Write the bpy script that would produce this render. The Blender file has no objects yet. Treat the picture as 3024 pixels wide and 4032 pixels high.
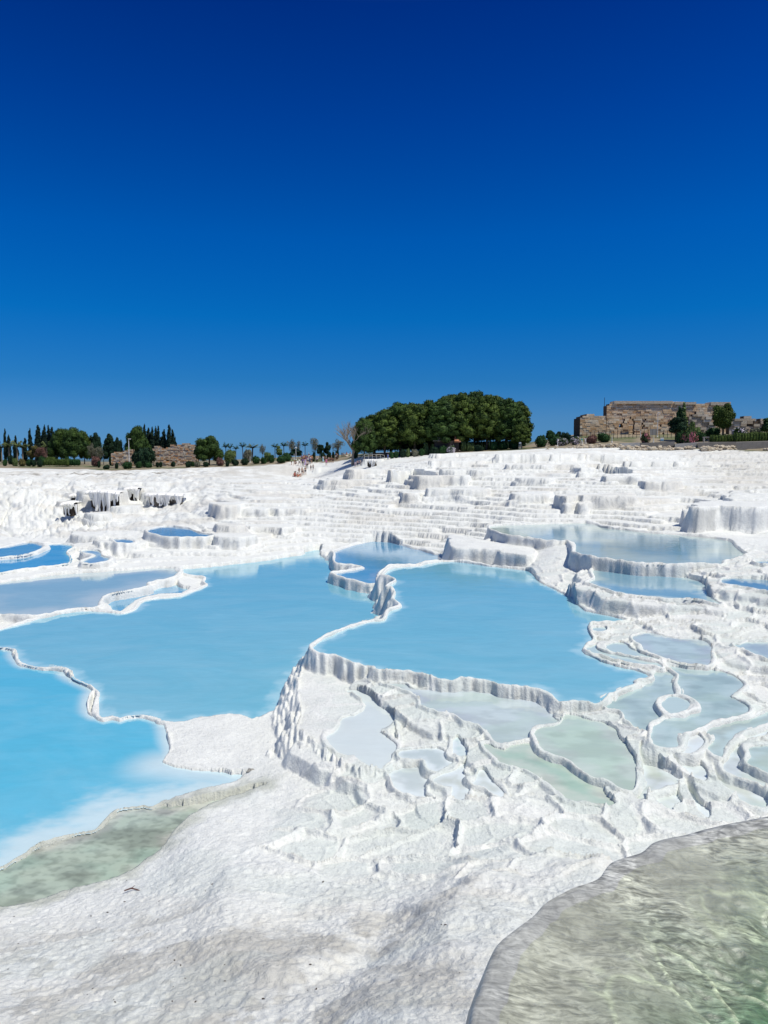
import bpy, math, random
import numpy as np
from mathutils import Vector, Matrix

rad = math.radians
SC = bpy.context.scene
COL = SC.collection

# ------------------------------------------------------------------ camera, world, sun, exposure
EYE = 10.0                       # height of the eye above the datum
F, CX, CY, HY = 2916.6, 1512.0, 2016.0, 1800.0
PITCH = math.atan((CY - HY) / F)
cam_d = bpy.data.cameras.new('camera')
cam = bpy.data.objects.new('camera', cam_d)
COL.objects.link(cam)
cam.location = (0, 0, EYE)
cam.rotation_euler = (math.pi / 2 - PITCH, 0, 0)
cam_d.sensor_fit = 'VERTICAL'
cam_d.sensor_height = 36.0
cam_d.lens = F / 4032.0 * 36.0
cam_d.clip_start = 0.1
cam_d.clip_end = 20000
SC.camera = cam

SUN_EL, SUN_AZ = 62.0, 116.0     # azimuth clockwise from +Y (the view direction)
world = bpy.data.worlds.new('World')
SC.world = world
world.use_nodes = True
wn, wl = world.node_tree.nodes, world.node_tree.links
wn.clear()
sky = wn.new('ShaderNodeTexSky')
sky.sky_type = 'NISHITA'
sky.sun_disc = False
sky.sun_elevation = rad(SUN_EL)
sky.sun_rotation = rad(SUN_AZ)
sky.altitude = 400
sky.air_density = 1.0
sky.dust_density = 0.25
sky.ozone_density = 3.0
tcw = wn.new('ShaderNodeTexCoord')
sep = wn.new('ShaderNodeSeparateXYZ')
rmp = wn.new('ShaderNodeValToRGB')
ST = [(0, (.10, .265, .64)), (.05, (.095, .26, .55)), (.10, (.04, .245, .52)), (.18, (.005, .262, .59)), (.274, (0, .24, .63)), (.40, (0, .162, .555)), (.506, (.0, .107, .455)), (.58, (.62, .58, .66)), (1, (1., .92, .78))]
while len(rmp.color_ramp.elements) < len(ST): rmp.color_ramp.elements.new(.5)
for e_, (p_, c_) in zip(rmp.color_ramp.elements, ST):
    e_.position = p_
    e_.color = c_ + (1,)
mul = wn.new('ShaderNodeMix')
mul.data_type = 'RGBA'
mul.blend_type = 'MULTIPLY'
mul.inputs['Factor'].default_value = 1.0
bg = wn.new('ShaderNodeBackground')
bg.inputs['Strength'].default_value = 0.15
wo = wn.new('ShaderNodeOutputWorld')
wl.new(tcw.outputs['Generated'], sep.inputs[0])
wl.new(sep.outputs['Z'], rmp.inputs[0])
wl.new(sky.outputs[0], mul.inputs[6])
wl.new(rmp.outputs[0], mul.inputs[7])
wl.new(mul.outputs[2], bg.inputs[0])
wl.new(bg.outputs[0], wo.inputs[0])

sun_d = bpy.data.lights.new('sun', 'SUN')
sun_d.energy = 4.1
sun_d.angle = rad(0.5)
sun_d.color = (1.0, 0.955, 0.85)
sun = bpy.data.objects.new('sun', sun_d)
COL.objects.link(sun)
sv = Vector((math.sin(rad(SUN_AZ)) * math.cos(rad(SUN_EL)), math.cos(rad(SUN_AZ)) * math.cos(rad(SUN_EL)), math.sin(rad(SUN_EL))))
sun.rotation_euler = sv.to_track_quat('Z', 'Y').to_euler()
sun.location = (30, -10, 60)

SC.view_settings.view_transform = 'Standard'
SC.view_settings.look = 'None'
SC.view_settings.exposure = 0.0
SC.view_settings.gamma = 1.0

# ------------------------------------------------------------------ tagging
def tag(o, label=None, cat=None, group=None, kind=None):
    if label: o['label'] = label
    if cat: o['category'] = cat
    if group: o['group'] = group
    if kind: o['kind'] = kind
    return o

def link(name, me, mat=None, parent=None):
    o = bpy.data.objects.new(name, me)
    COL.objects.link(o)
    if mat is not None and me is not None:
        for m in (mat if isinstance(mat, (list, tuple)) else [mat]):
            me.materials.append(m)
    if parent is not None: o.parent = parent
    return o

def empty(name, loc, rz=0.0, sc=1.0):
    o = bpy.data.objects.new(name, None)
    COL.objects.link(o)
    o.location = loc
    o.rotation_euler = (0, 0, rz)
    o.scale = (sc, sc, sc) if not isinstance(sc, tuple) else sc
    o.empty_display_size = 0.3
    return o

# ------------------------------------------------------------------ numpy noise
def _h(ix, iy, s):
    n = (ix.astype(np.int64) * 374761393 + iy.astype(np.int64) * 668265263 + s * 1442695041) & 0x7fffffff
    n = ((n ^ (n >> 13)) * 1274126177) & 0x7fffffff
    n = (n ^ (n >> 16)) & 0xffffff
    return n.astype(np.float64) / 16777216.0

def noise(x, y, s=0):
    ix, iy = np.floor(x), np.floor(y)
    fx, fy = x - ix, y - iy
    u, v = fx * fx * fx * (fx * (fx * 6 - 15) + 10), fy * fy * fy * (fy * (fy * 6 - 15) + 10)
    def g(a, b):
        t = _h(ix + a, iy + b, s) * 6.2831853
        return np.cos(t) * (fx - a) + np.sin(t) * (fy - b)
    a = g(0, 0) * (1 - u) + g(1, 0) * u
    b = g(0, 1) * (1 - u) + g(1, 1) * u
    return (a * (1 - v) + b * v) * 1.5

def fbm(x, y, o=4, s=0, gain=0.5):
    r, a = 0.0, 1.0
    for k in range(o):
        r = r + a * noise(x, y, s + k * 17)
        x, y, a = x * 2.03 + 5.1, y * 2.03 + 1.7, a * gain
    return r

def cell(x, y, s=0):
    ix, iy = np.floor(x), np.floor(y)
    best = np.full(x.shape, 9.0)
    for a in (-1, 0, 1):
        for b in (-1, 0, 1):
            px = ix + a + 0.1 + 0.8 * _h(ix + a, iy + b, s)
            py = iy + b + 0.1 + 0.8 * _h(ix + a, iy + b, s + 5)
            best = np.minimum(best, (px - x) ** 2 + (py - y) ** 2)
    return np.sqrt(best)

def vor(x, y, s=0):
    """nearest and second nearest cell centre: F1, F2, centre x, centre y, cell random"""
    ix, iy = np.floor(x), np.floor(y)
    f1 = np.full(x.shape, 9.0); f2 = f1.copy(); cx = x.copy(); cy = y.copy(); cr = np.zeros(x.shape)
    for a in (-1, 0, 1):
        for b in (-1, 0, 1):
            px = ix + a + 0.08 + 0.84 * _h(ix + a, iy + b, s)
            py = iy + b + 0.08 + 0.84 * _h(ix + a, iy + b, s + 5)
            r = _h(ix + a, iy + b, s + 9)
            d = np.sqrt((px - x) ** 2 + (py - y) ** 2)
            n = d < f1
            f2 = np.where(n, f1, np.minimum(f2, d))
            f1 = np.where(n, d, f1); cx = np.where(n, px, cx); cy = np.where(n, py, cy); cr = np.where(n, r, cr)
    return f1, f2, cx, cy, cr

def sst(a, b, x):
    t = np.clip((x - a) / (b - a), 0, 1)
    return t * t * (3 - 2 * t)

# ------------------------------------------------------------------ from survey pixels to the ground
TR = {'S': (0, 0, 1.0), '1': (0, 2050, .6028), '2': (1000, 2050, .6028), '3': (1900, 2050, .6775), '4': (0, 2450, .6028),
      '5': (1000, 2450, .6028), '6': (2000, 2450, .6172), '7': (0, 3000, .9042), '8': (1500, 3000, .9186),
      'a': (0, 1800, .6028), 'b': (800, 1750, .6631), 'c': (1900, 1740, .6775),
      'p': (0, 1600, .4822), 'q': (700, 1600, .4822), 'r': (1350, 1500, .4822), 's': (2150, 1500, .5268), 't': (1100, 1740, .1808)}
cP, sP = math.cos(PITCH), math.sin(PITCH)

def src(t, p):
    x0, y0, s = TR[t]
    return x0 + p[0] * s, y0 + p[1] * s

def ray(x, y):
    a, c = (x - CX) / F, -(y - CY) / F
    return a, cP + c * sP, -sP + c * cP          # right, forward, up

def gp(x, y, h):                                   # the point of the level plane h metres below the eye
    a, b, c = ray(x, y)
    k = h / max(-c, 1e-4)
    return a * k, b * k

def hd(x, y, d):                                   # height below the eye at forward distance d
    a, b, c = ray(x, y)
    return -c / b * d

def parse(spec):
    """'1: x,y x,y | 2: x,y' -> source pixels"""
    out = []
    for seg in spec.split('|'):
        t, pts = seg.strip().split(':')
        for p in pts.split():
            u, v = p.split(',')
            out.append(src(t.strip(), (float(u), float(v))))
    return out

def smooth_poly(P, n=3, closed=True):
    P = np.array(P, float)
    out = []
    N = len(P)
    rng = range(N) if closed else range(N - 1)
    for i in rng:
        if closed: a, b, c, d = P[i - 1], P[i], P[(i + 1) % N], P[(i + 2) % N]
        else: a, b, c, d = P[max(i - 1, 0)], P[i], P[i + 1], P[min(i + 2, N - 1)]
        for k in range(n):
            t = k / n
            out.append(0.5 * ((2 * b) + (-a + c) * t + (2 * a - 5 * b + 4 * c - d) * t * t + (-a + 3 * b - 3 * c + d) * t ** 3))
    if not closed: out.append(P[-1])
    return np.array(out)

def sdist(px, py, poly, closed=True):
    """signed distance (negative inside)"""
    d2 = np.full(px.shape, 1e9)
    ins = np.zeros(px.shape, bool)
    N = len(poly)
    for i in range(N if closed else N - 1):
        ax, ay = poly[i]
        bx, by = poly[(i + 1) % N]
        ex, ey = bx - ax, by - ay
        L = ex * ex + ey * ey + 1e-12
        qx, qy = px - ax, py - ay
        t = np.clip((qx * ex + qy * ey) / L, 0, 1)
        d2 = np.minimum(d2, (qx - ex * t) ** 2 + (qy - ey * t) ** 2)
        if closed:
            c = (ay > py) != (by > py)
            with np.errstate(divide='ignore', invalid='ignore'):
                xi = ax + (py - ay) * ex / (ey if abs(ey) > 1e-12 else 1e-12)
            ins ^= c & (px < xi)
    d = np.sqrt(d2)
    return np.where(ins, -d, d)
# ------------------------------------------------------------------ the lie of the land: surveyed spot heights (x, y, metres below the eye)
HC = [  # near ground
 (-400,3500,7.6),(0,3560,7.5),(0,3750,7.1),(-400,3800,6.9),(0,4032,6.2),(-500,4200,5.8),(500,3650,7.0),(500,4032,6.0),(650,3400,7.45),(820,3230,7.45),(760,3350,7.25),
 (1000,3500,6.9),(1000,3800,6.3),(1000,4032,5.8),(1400,4032,5.5),(1500,3800,6.2),(1750,3900,5.4),(1850,4100,5.0),(1300,3450,7.1),(1500,3550,6.8),
 (1800,3600,6.4),(1700,3300,7.1),(2100,3450,6.7),(2400,3300,6.95),(2700,3250,6.92),(3100,3150,6.85),(3500,3150,6.8),(2600,3500,6.8),(3100,3500,6.6),(2600,4100,5.0),(3300,4100,5.0),
 (1100,2900,7.64),(1000,3000,7.64),(1150,3080,7.5),(1300,3150,7.45),(700,3080,7.74),(760,2790,7.67),(850,2900,7.67),(680,2930,7.72),(1000,3200,7.5),(1100,2780,7.62),(300,3300,7.9),
 (1450,2900,7.25),(1600,3000,7.2),(1700,3100,7.14),(1900,3100,6.98),(2000,2900,6.86),(2200,2900,6.8),(2500,2800,6.75),(2900,2800,6.68),(3100,2900,6.7),(2300,3100,6.88),(2700,3000,6.88),(3024,3050,6.82),
 (2450,2600,6.7),(2800,2600,6.5),(3100,2600,6.4),(3300,2700,6.5),(2600,2470,6.35),(2900,2480,6.2),(3100,2480,6.1),
 (1500,2700,7.1),(1800,2750,6.9),(1250,2750,7.5),(1500,2400,7.8),(1600,2200,7.5),(1000,2400,7.9),(400,2450,8.0),(0,2600,8.0),(-300,2500,8.0),(700,2270,7.65),
 (0,2280,7.45),(-300,2300,7.4),(400,2255,7.4),(800,2220,7.5),(1050,2190,7.3),(1250,2160,7.2),(520,2160,7.0),(880,2130,6.55),(600,2145,6.8),(1000,2120,6.6),(100,2130,7.1),(-300,2120,7.0),
 (2000,2250,6.7),(2300,2300,6.3),(2700,2350,5.9),(2900,2330,5.5),(3100,2330,5.3),(3400,2330,5.2),(2900,2220,5.15),(3100,2200,5.0),(3400,2200,4.9),(2600,2150,5.4),(2200,2150,5.4),(2900,2120,5.0),(3200,2110,4.9)]
DC = [  # farther ground (x, y, distance)
 (2720,2088,50.5),(2950,2092,50.5),(2620,2060,53),(2620,2000,60),(2550,1960,65), (-400,2060,80),(0,2080,76),(200,2080,76),(0,1930,96),(200,1935,96),(-400,1925,95),(300,2070,75),(450,2010,87),(700,1995,87),(650,2060,72),(850,2060,68),
 (0,1868,150),(400,1868,150),(-400,1868,150),(0,1835,200),(400,1845,190),(700,1842,180),(-400,1832,200),(450,1930,104),(700,1925,106),(700,1870,140),
 (950,1950,86),(950,1880,118),(1100,2100,64),(1050,2040,70),(1250,1880,162),(1150,1818,185),(1250,1835,178),(1250,1930,92),(1400,1800,172),(1400,1860,116),
 (1500,2120,61),(1500,2050,66),(1500,1950,78),(1500,1880,98),(1650,1795,160),(1800,2110,59),(1800,2040,63),(1800,1950,74),(1800,1870,92),(1800,1782,155),
 (2000,2090,56),(2100,2070,57),(2100,2000,62),(2100,1920,74),(2100,1850,95),(2100,1770,150),(2350,1757,148),
 (2400,2075,54),(2400,2010,60),(2400,1930,70),(2400,1860,88),(2500,1800,128),(2700,2010,62),(2700,1930,70),(2750,1850,98),(2800,1762,143),
 (2850,1960,58),(3024,1960,58),(3300,1960,58),(2950,1900,76),(2950,1850,95),(3024,1800,115),(3024,1776,132),(3400,1780,125),(3400,1900,76),
 (0,1822,240),(0,1815,300),(-400,1822,240),(-500,1815,300),(500,1828,230),(700,1824,230),(700,1818,300),(1100,1806,230),(1100,1802,300),(1400,1790,205),(1500,1785,300),(1800,1774,200),(2000,1765,180),(2000,1768,300),
 (2300,1738,168),(2300,1712,180),(2700,1742,160),(2700,1708,178),(3024,1742,150),(3100,1708,172),(3500,1740,150),(3500,1710,175),(2600,1700,300),(3400,1690,300)]

SX = 2.2
_c = []
for x, y, h in HC:
    X, Y = gp(x, y, h)
    _c.append((X / Y * SX, math.log(Y), h))
for x, y, d in DC:
    _c.append(((x - CX) / F / (cP + (-(y - CY) / F) * sP) * SX, math.log(d), hd(x, y, d)))
_c = np.array(_c)
def _phi(r2): return 0.5 * r2 * np.log(r2 + 1e-9)
def _solve():
    n = len(_c)
    A = np.zeros((n + 3, n + 3))
    r2 = (_c[:, None, 0] - _c[None, :, 0]) ** 2 + (_c[:, None, 1] - _c[None, :, 1]) ** 2
    A[:n, :n] = _phi(r2) + np.eye(n) * 0.0015
    A[:n, n] = 1; A[:n, n + 1:] = _c[:, :2]
    A[n, :n] = 1; A[n + 1:, :n] = _c[:, :2].T
    b = np.zeros(n + 3); b[:n] = _c[:, 2]
    return np.linalg.solve(A, b)
_w = _solve()

def base_h(X, Y):
    Yc = np.clip(Y, 4.5, 300)
    u, v = X / np.maximum(Y, 4.5) * SX, np.log(Yc)
    u = np.clip(u, -1.75, 1.75)
    r = _w[-3] + _w[-2] * u + _w[-1] * v
    for i in range(len(_c)):
        r = r + _w[i] * _phi((u - _c[i, 0]) ** 2 + (v - _c[i, 1]) ** 2)
    r = r + (40.0 - r) * sst(310, 620, Y)
    return r

# ------------------------------------------------------------------ pools: (outline, water level below the eye, deep colour, shore colour, shallow width, kind)
BLUE = (.165, .435, .555); BLUE2 = (.08, .36, .54); PALE = (.34, .57, .66); GREY = (.47, .585, .58); GRN = (.46, .58, .49); GRN2 = (.36, .50, .41)
WHT = (.66, .72, .73); GB = (.20, .34, .50); DK = (.13, .27, .42)
POOLS = {
 'A': ('1: 1170,330 1300,310 1660,275|2: 310,225 330,205 430,192 428,235 500,268 515,305 590,320 700,314 600,328 515,350 493,378 500,398 600,432 740,472 735,495 780,525 830,548 850,575 858,600 835,630 780,640 640,690 550,735 400,810|5: 352,158 345,190 312,240 305,305 270,322 185,440 168,490 160,540 130,600 0,640|4: 1560,614 1450,610 1310,620 1200,652 1050,646 1040,636 930,610 760,610 680,595 662,540 650,460 610,420 570,400 490,370 450,310 230,290 150,255 130,190 60,165 -150,150|1: -250,770 0,712 120,682 260,642 420,602 600,590 740,600 830,607 905,578 960,522 1170,497 1310,447 1375,420 1340,400 1350,370 1240,357', 7.7, BLUE, PALE, .45),
 'B': ('2: 865,345 930,315 1100,292 1290,270|3: 0,262 190,285 285,300 330,360 450,420 530,455 540,480 600,530 760,560 850,585 700,597 615,602 600,640 640,690 600,720 568,748|6: 460,180 560,238 720,292 800,312 880,347 800,380 800,400 740,430 650,470 580,520 470,515 400,520 330,515 240,442 100,412|5: 1659,418 1440,378 1200,372 1060,322 900,318 800,312 790,292 700,282 560,224 470,222 388,188 400,150 550,70 730,5|2: 860,655 890,602 968,572 968,550 930,520 940,480 920,450 870,440 948,400 910,380 850,362', 6.5, BLUE, PALE, .45),
 'C': ('2: 740,140 850,142 950,158 1100,200 1260,258 1250,264 1060,285 900,303 850,325 802,345 795,400 780,415 700,405 600,375 530,360 520,350 600,334 718,311 640,292 545,285 522,265 525,225 510,212 590,180 650,160', 7.25, (.10,.31,.50), GB, .6),
 'D': ('4: -150,158 60,180 80,215 110,245 200,292 400,307 430,350 480,382 590,442 572,480 562,550 600,602 770,627 930,622 1040,652 1078,710 1090,760 1108,840 1070,900|7: 720,10 900,40 1090,62 1000,110 850,140 720,172 640,200 500,212 430,282 400,303 250,337 120,388 0,467 -250,560', 7.78, (.10,.43,.60), (.50,.64,.69), 2.6),
 'E': ('1: -250,440 0,407 350,362 800,327 1128,317 1122,372 955,408 940,438 700,484 642,538 630,560 400,590 260,622 0,612 -250,640', 7.6, (.26,.42,.49), (.44,.53,.55), 3.0),
 'F': ('1: 1125,400 1000,458 715,522 735,580 800,598 850,570 870,555 960,512 1170,488 1240,450 1160,435', 8.0, (.10,.33,.52), PALE, .4),
 'G': ('7: 0,472 130,392 400,310 440,270 500,222 650,202 850,175 1100,135 1155,145 950,202 850,262 750,352 690,430 570,510 430,572 320,590 200,640 60,690 -250,740 -250,600', 7.8, (.40,.47,.38), (.50,.51,.45), .5),
 'H': ('3: 60,40 300,22 600,15 700,40 900,62 1200,92 1420,117 1500,170 1550,207 1500,226 1400,238 1380,258 1100,252 900,250 700,226 545,195 538,180 542,155 510,122 400,118 200,96 130,76', 5.2, (.22,.38,.46), (.46,.56,.52), 3.5),
 'I': ('3: 660,292 800,302 1130,317 1310,372 1320,410 1360,460 1400,490 1250,460 1000,442 850,430 740,405 650,377 615,366 670,345 660,320', 5.75, (.20,.37,.46), GREY, .6),
 'J': ('3: 980,488 1100,495 1280,515 1290,530 1100,522 980,502', 6.15, WHT, WHT, .3),
 'K': ('3: 1430,342 1550,340 1760,357 1760,430 1600,405 1500,382 1420,366', 5.3, (.14,.28,.40), GREY, .4),
 'L': ('3: 1600,238 1720,238 1720,264 1630,256', 4.95, DK, GREY, .3),
 'M': ('6: 810,90 900,68 1040,95 1210,110 1290,150 1300,190 1290,272 1200,272 1100,262 1000,232 870,192 850,150 812,118', 6.4, GREY, (.47,.54,.57), .6),
 'N': ('6: 550,42 620,35 632,60 570,64', 6.45, GREY, GREY, .3),
 'O': ('6: 490,162 600,150 610,182 730,217 900,247 960,272 965,290 900,276 790,268 640,222 520,192', 6.46, GREY, GREY, .3),
 'P': ('6: 620,160 700,136 760,142 790,175 860,202 960,238 900,246 740,211 650,190', 6.44, GREY, GREY, .3),
 'Q': ('6: 620,492 740,442 850,422 905,345 960,292 1000,310 1048,332 1020,370 1060,440 1055,465 990,470 950,490 960,540 1010,580 995,605 930,650 905,690 880,700 820,670 755,625 750,592 640,552 612,522', 6.56, (.36,.47,.47), GREY, .5),
 'R': ('6: 1010,282 1200,302 1330,312 1440,342 1510,392 1500,422 1420,470 1450,492 1530,542 1490,590 1350,620 1250,650 1190,690 1130,700 1100,740 1080,800 1000,797 940,785 940,700 935,662 1000,622 1060,600 1190,552 1185,500 1095,488 1078,440 1060,390 1068,332', 6.5, (.37,.49,.48), GREY, .6),
 'S': ('6: 1000,482 1050,472 1140,502 1172,540 1060,586 1015,566 975,520', 6.45, GREY, GREY, .3),
 'T': ('6: 1215,690 1240,668 1400,625 1560,608 1720,560 1720,630 1600,660 1480,708 1420,768 1370,818 1345,868 1290,830 1262,800 1312,765 1310,742 1240,720', 6.56, (.42,.50,.46), GREY, .4),
 'U': ('6: 1375,880 1400,835 1440,755 1530,695 1720,655 1720,690 1560,740 1485,792 1512,830 1490,862 1535,900 1468,930 1500,962 1720,1015 1720,1080 1600,1042 1420,982 1372,930', 6.62, (.48,.53,.48), WHT, .4),
 'V': ('6: 1545,800 1720,792 1720,965 1560,928 1520,900 1550,862', 6.5, (.42,.50,.45), GREY, .4),
 'W': ('6: 185,740 172,702 210,672 340,652 375,600 440,602 500,622 620,642 700,692 730,742 785,802 822,862 815,930 825,1000 780,1062 700,1048 640,1000 525,978 445,928 385,878 235,815', 6.68, GRN, (.50,.57,.52), .6),
 'X': ('5: 1500,800 1640,830|6: 0,785 150,765 225,832 370,888 435,945 510,992 600,1012 618,1080 672,1140 640,1165 500,1148 400,1148 330,1090 200,980 100,932 0,905|5: 1600,900', 6.78, GRN2, (.52,.57,.50), .5),
 'Y': ('5: 830,395 1000,402 1060,432 1400,442 1659,482|6: 200,515 275,560 285,610 325,642 200,658 168,700 160,735 100,742 0,768|5: 1640,798 1560,758 1500,700 1380,660 1280,602 1180,570 1100,540 1095,500 1040,450 900,412', 6.76, (.53,.61,.61), (.50,.56,.60), .5),
 'Z': ('5: 600,442 700,452 800,502 850,562 925,622 880,680 832,722 900,772 928,802 915,870 935,900 880,930 830,968 740,940 660,890 560,860 500,802 480,742 560,682 600,622 690,602 730,540 620,470', 7.05, (.60,.66,.655), (.60,.66,.655), .7),
 'AA': ('5: 955,832 1190,822 1275,872 1285,950 1200,978 1145,958 1105,890 965,880', 7, (.48,.55,.55), WHT, .3),
 'AB': ('5: 855,972 960,905 1085,912 1145,962 1175,1000 1140,1080 1128,1130 1180,1160 1190,1178 1050,1128 925,1108 882,1032', 7.12, (.50,.56,.56), WHT, .4),
 'AC': ('5: 1195,1022 1300,975 1375,905 1375,990 1415,1055 1378,1168 1310,1158 1292,1090 1212,1062', 7, (.52,.56,.52), WHT, .3),
 'AD': ('5: 1440,1012 1500,965 1610,1070 1640,1155 1500,1078 1428,1058', 6.93, (.53,.57,.53), WHT, .3),
 'AE': ('5: 1300,752 1365,802 1392,880 1315,895 1290,840', 6.94, GREY, WHT, .3),
 'AF': ('6: 872,832 905,864 1090,982 1150,1012 1060,1045 935,1085 900,1110 870,1165 795,1130 785,1080 885,1022 848,960 855,880', 6.82, (.53,.58,.52), WHT, .4),
 'AG': ('6: 935,1102 1085,1055 1100,1112 1125,1160 1075,1188 1055,1225 985,1198 915,1140', 6.92, (.58,.63,.58), WHT, .3),
 'AH': ('6: 945,805 1078,825 1118,872 1195,885 1245,925 1262,998 1190,998 1085,920 995,862', 6.72, (.54,.60,.55), WHT, .3),
 'AI': ('6: 1305,905 1345,905 1388,985 1545,1045 1650,1115 1650,1195 1530,1168 1405,1098 1315,1000', 6.76, (.56,.60,.55), WHT, .4),
 'AJ': ('6: 1115,760 1180,708 1232,745 1225,780 1198,828 1125,848 1095,800', 6.55, (.60,.62,.60), WHT, .3),
 'AK': ('6: 1135,1052 1178,1064 1228,1152 1295,1202 1275,1255 1200,1180', 6.94, WHT, WHT, .3),
 'AL': ('6: 1470,150 1560,130 1720,130 1720,225 1640,232 1540,190', 6.25, (.36,.44,.48), GREY, .4),
 'P1': ('1: -150,190 0,180 190,145 288,172 210,214 80,238 -150,240', 7.15, (.10,.30,.48), GB, .4),
 'P2': ('1: 312,160 440,158 478,180 430,215 462,240 450,285 200,315 0,343 -250,360 -250,255 80,247 222,218 300,185', 7.3, (.07,.32,.55), BLUE, .5),
 'P3': ('1: 560,202 600,193 650,206 662,230 705,241 690,265 590,284 550,268 612,232', 7.1, (.22,.36,.50), GREY, .4),
 'P4': ('a: 950,482 1060,456 1200,468 1280,493 1412,511 1300,525 1100,528 1000,508', 6.3, (.14,.28,.42), GB, .4),
 'P5': ('a: 750,537 830,541 852,566 790,561', 6.75, DK, GB, .3),
 'P6': ('c: 560,263 700,258 860,270 830,300 700,303 600,292', 4.4, (.45,.55,.58), WHT, 1.),
 'P7': ('b: 1100,247 1270,236 1392,256 1390,278 1250,275 1100,264', 4.0, (.45,.50,.52), WHT, 1.),
}
# dry white flats with their own outline
FLATS = {
 'l': ('2: 1285,165 1400,176 1659,190|3: 100,172 200,190 282,195 290,150 100,120 30,105|2: 1640,95 1530,125 1300,85 1262,110', 5.65),
 'z': ('5: 340,205 420,222 720,350 820,470 900,600 930,700 930,860 760,960 600,930 500,850 350,740 272,690 300,600 275,450 292,322', 7.0),
 'b2': ('5: 745,335 860,340 1000,390 900,400 820,420 760,380', 6.75),
 'aj': ('2: 740,462 790,455 840,458 845,520 830,540 770,515 738,490', 7.55),
 'bk': ('3: 475,345 560,345 575,365 560,405 500,400 470,370', 6.42),
 'ee': ('1: 0,340 400,305 600,300 900,310 1300,305 1659,268 1659,200 900,240 700,270 0,380 -200,400 -200,370', 7.45),
 'fp': ('1: 650,530 700,530 730,545 730,580 640,562', 7.62),
 'dm': ('7: 720,420 800,290 950,200 1080,240 1180,330 1300,420 1300,560 1000,600 760,600 680,520', 7.2),
}
# long ledges of the far terraces: (edge, distance, back)
LEDGES = [   # (top edge, height of the face in survey pixels of that sheet, metres back)
 ('b: 84,368 96,350 140,350 200,372', 88, 5), ('b: 200,372 330,384 420,388 600,392', 26, 4), ('b: 240,500 300,503 430,495 470,486', 42, 4), ('b: 895,152 920,143 1040,146 1120,150', 48, 6), ('b: 1120,150 1280,150 1400,152', 66, 6), ('b: 1400,152 1659,150', 44, 6),
 ('b: 1270,188 1400,182 1550,190', 60, 5), ('c: 95,74 240,76 500,66', 48, 6), ('c: 500,66 790,78', 42, 6), ('b: 712,214 900,208 1110,216', 30, 4), 
  ('b: 1160,290 1262,288', 48, 4), ('c: 186,304 330,300 360,302', 46, 4), ('c: 478,325 500,310 560,306', 78, 4), ('c: 560,306 640,306 860,318', 74, 5),
 ('c: 1184,384 1206,368 1400,368 1560,372 1850,376', 140, 6, 51.0), ('c: 175,136 240,130 560,132', 32, 5), ('c: 560,150 600,148 640,152', 42, 4), ('c: 865,112 1290,114', 20, 4), ('c: 235,212 400,208', 30, 4), ('c: 730,200 800,196 900,200', 60, 3), ('c: 930,240 1000,222 1100,226', 44, 3),
 ('b: 968,88 1060,86', 30, 3), ('b: 670,136 780,138', 20, 2), ('b: 1365,58 1640,52', 16, 4), ('b: 1360,98 1659,96', 24, 4),  ('b: 95,490 170,470 240,480', 60, 3),
      ('b: 1380,268 1659,262', 48, 4), 
 ('a: 455,245 520,240', 34, 4), ('a: 570,224 680,218 800,224', 96, 4), ('a: 795,200 880,198 960,204', 70, 4), ('a: 960,238 1060,236 1190,242', 60, 4), ('a: 400,296 480,292', 34, 4),
 ('a: 780,326 900,320', 40, 5), ('a: 590,370 700,372', 50, 4), ('a: 820,168 1060,160', 20, 5),
 ('a: 500,512 620,505', 20, 3), ('a: 660,560 800,565 900,575', 22, 3), ('b: 100,545 210,540 240,552', 50, 3),    
      
]
# scarps in the near slope: right side stands higher
SCARPS = [('8: 800,270 700,300 600,360 500,415 340,455 285,520 250,590 130,680 125,740 300,900 800,900 1000,400', .13, 1.3), ('8: 700,470 560,500 400,600 300,680 190,760 145,850 0,945 -120,1040 -120,1200 500,1300 1000,600', .15, 1.1),
          ('8: 1120,400 900,520 760,560 640,640 640,760 900,800 1200,500', .12, .8), ('8: 420,600 330,700 300,800 220,900 230,1000 500,1000 600,700', .14, .7), ('7: 980,470 1250,430 1500,560 1600,800 1300,1000 900,900', .14, 1.0)]

# ------------------------------------------------------------------ the ground grid: fans out from the viewpoint, finer where it is near
th0 = rad(43)
NT = 1180
u_ = np.linspace(-1, 1, NT)
TH = np.tan(th0) * (u_ * 0.75 + 0.25 * u_ ** 3)
rows = [3.2]
while rows[-1] < 330:
    d = rows[-1]
    k = 0.0032 if d < 9 else 0.0021 if d < 22 else 0.0024 if d < 110 else 0.006
    rows.append(d * (1 + k))
while rows[-1] < 12000: rows.append(rows[-1] * 1.06)
R = np.array(rows)
NR = len(R)
X = (R[:, None] * TH[None, :])
Y = np.repeat(R[:, None], NT, 1)
print('grid', NR, NT, NR * NT)

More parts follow.
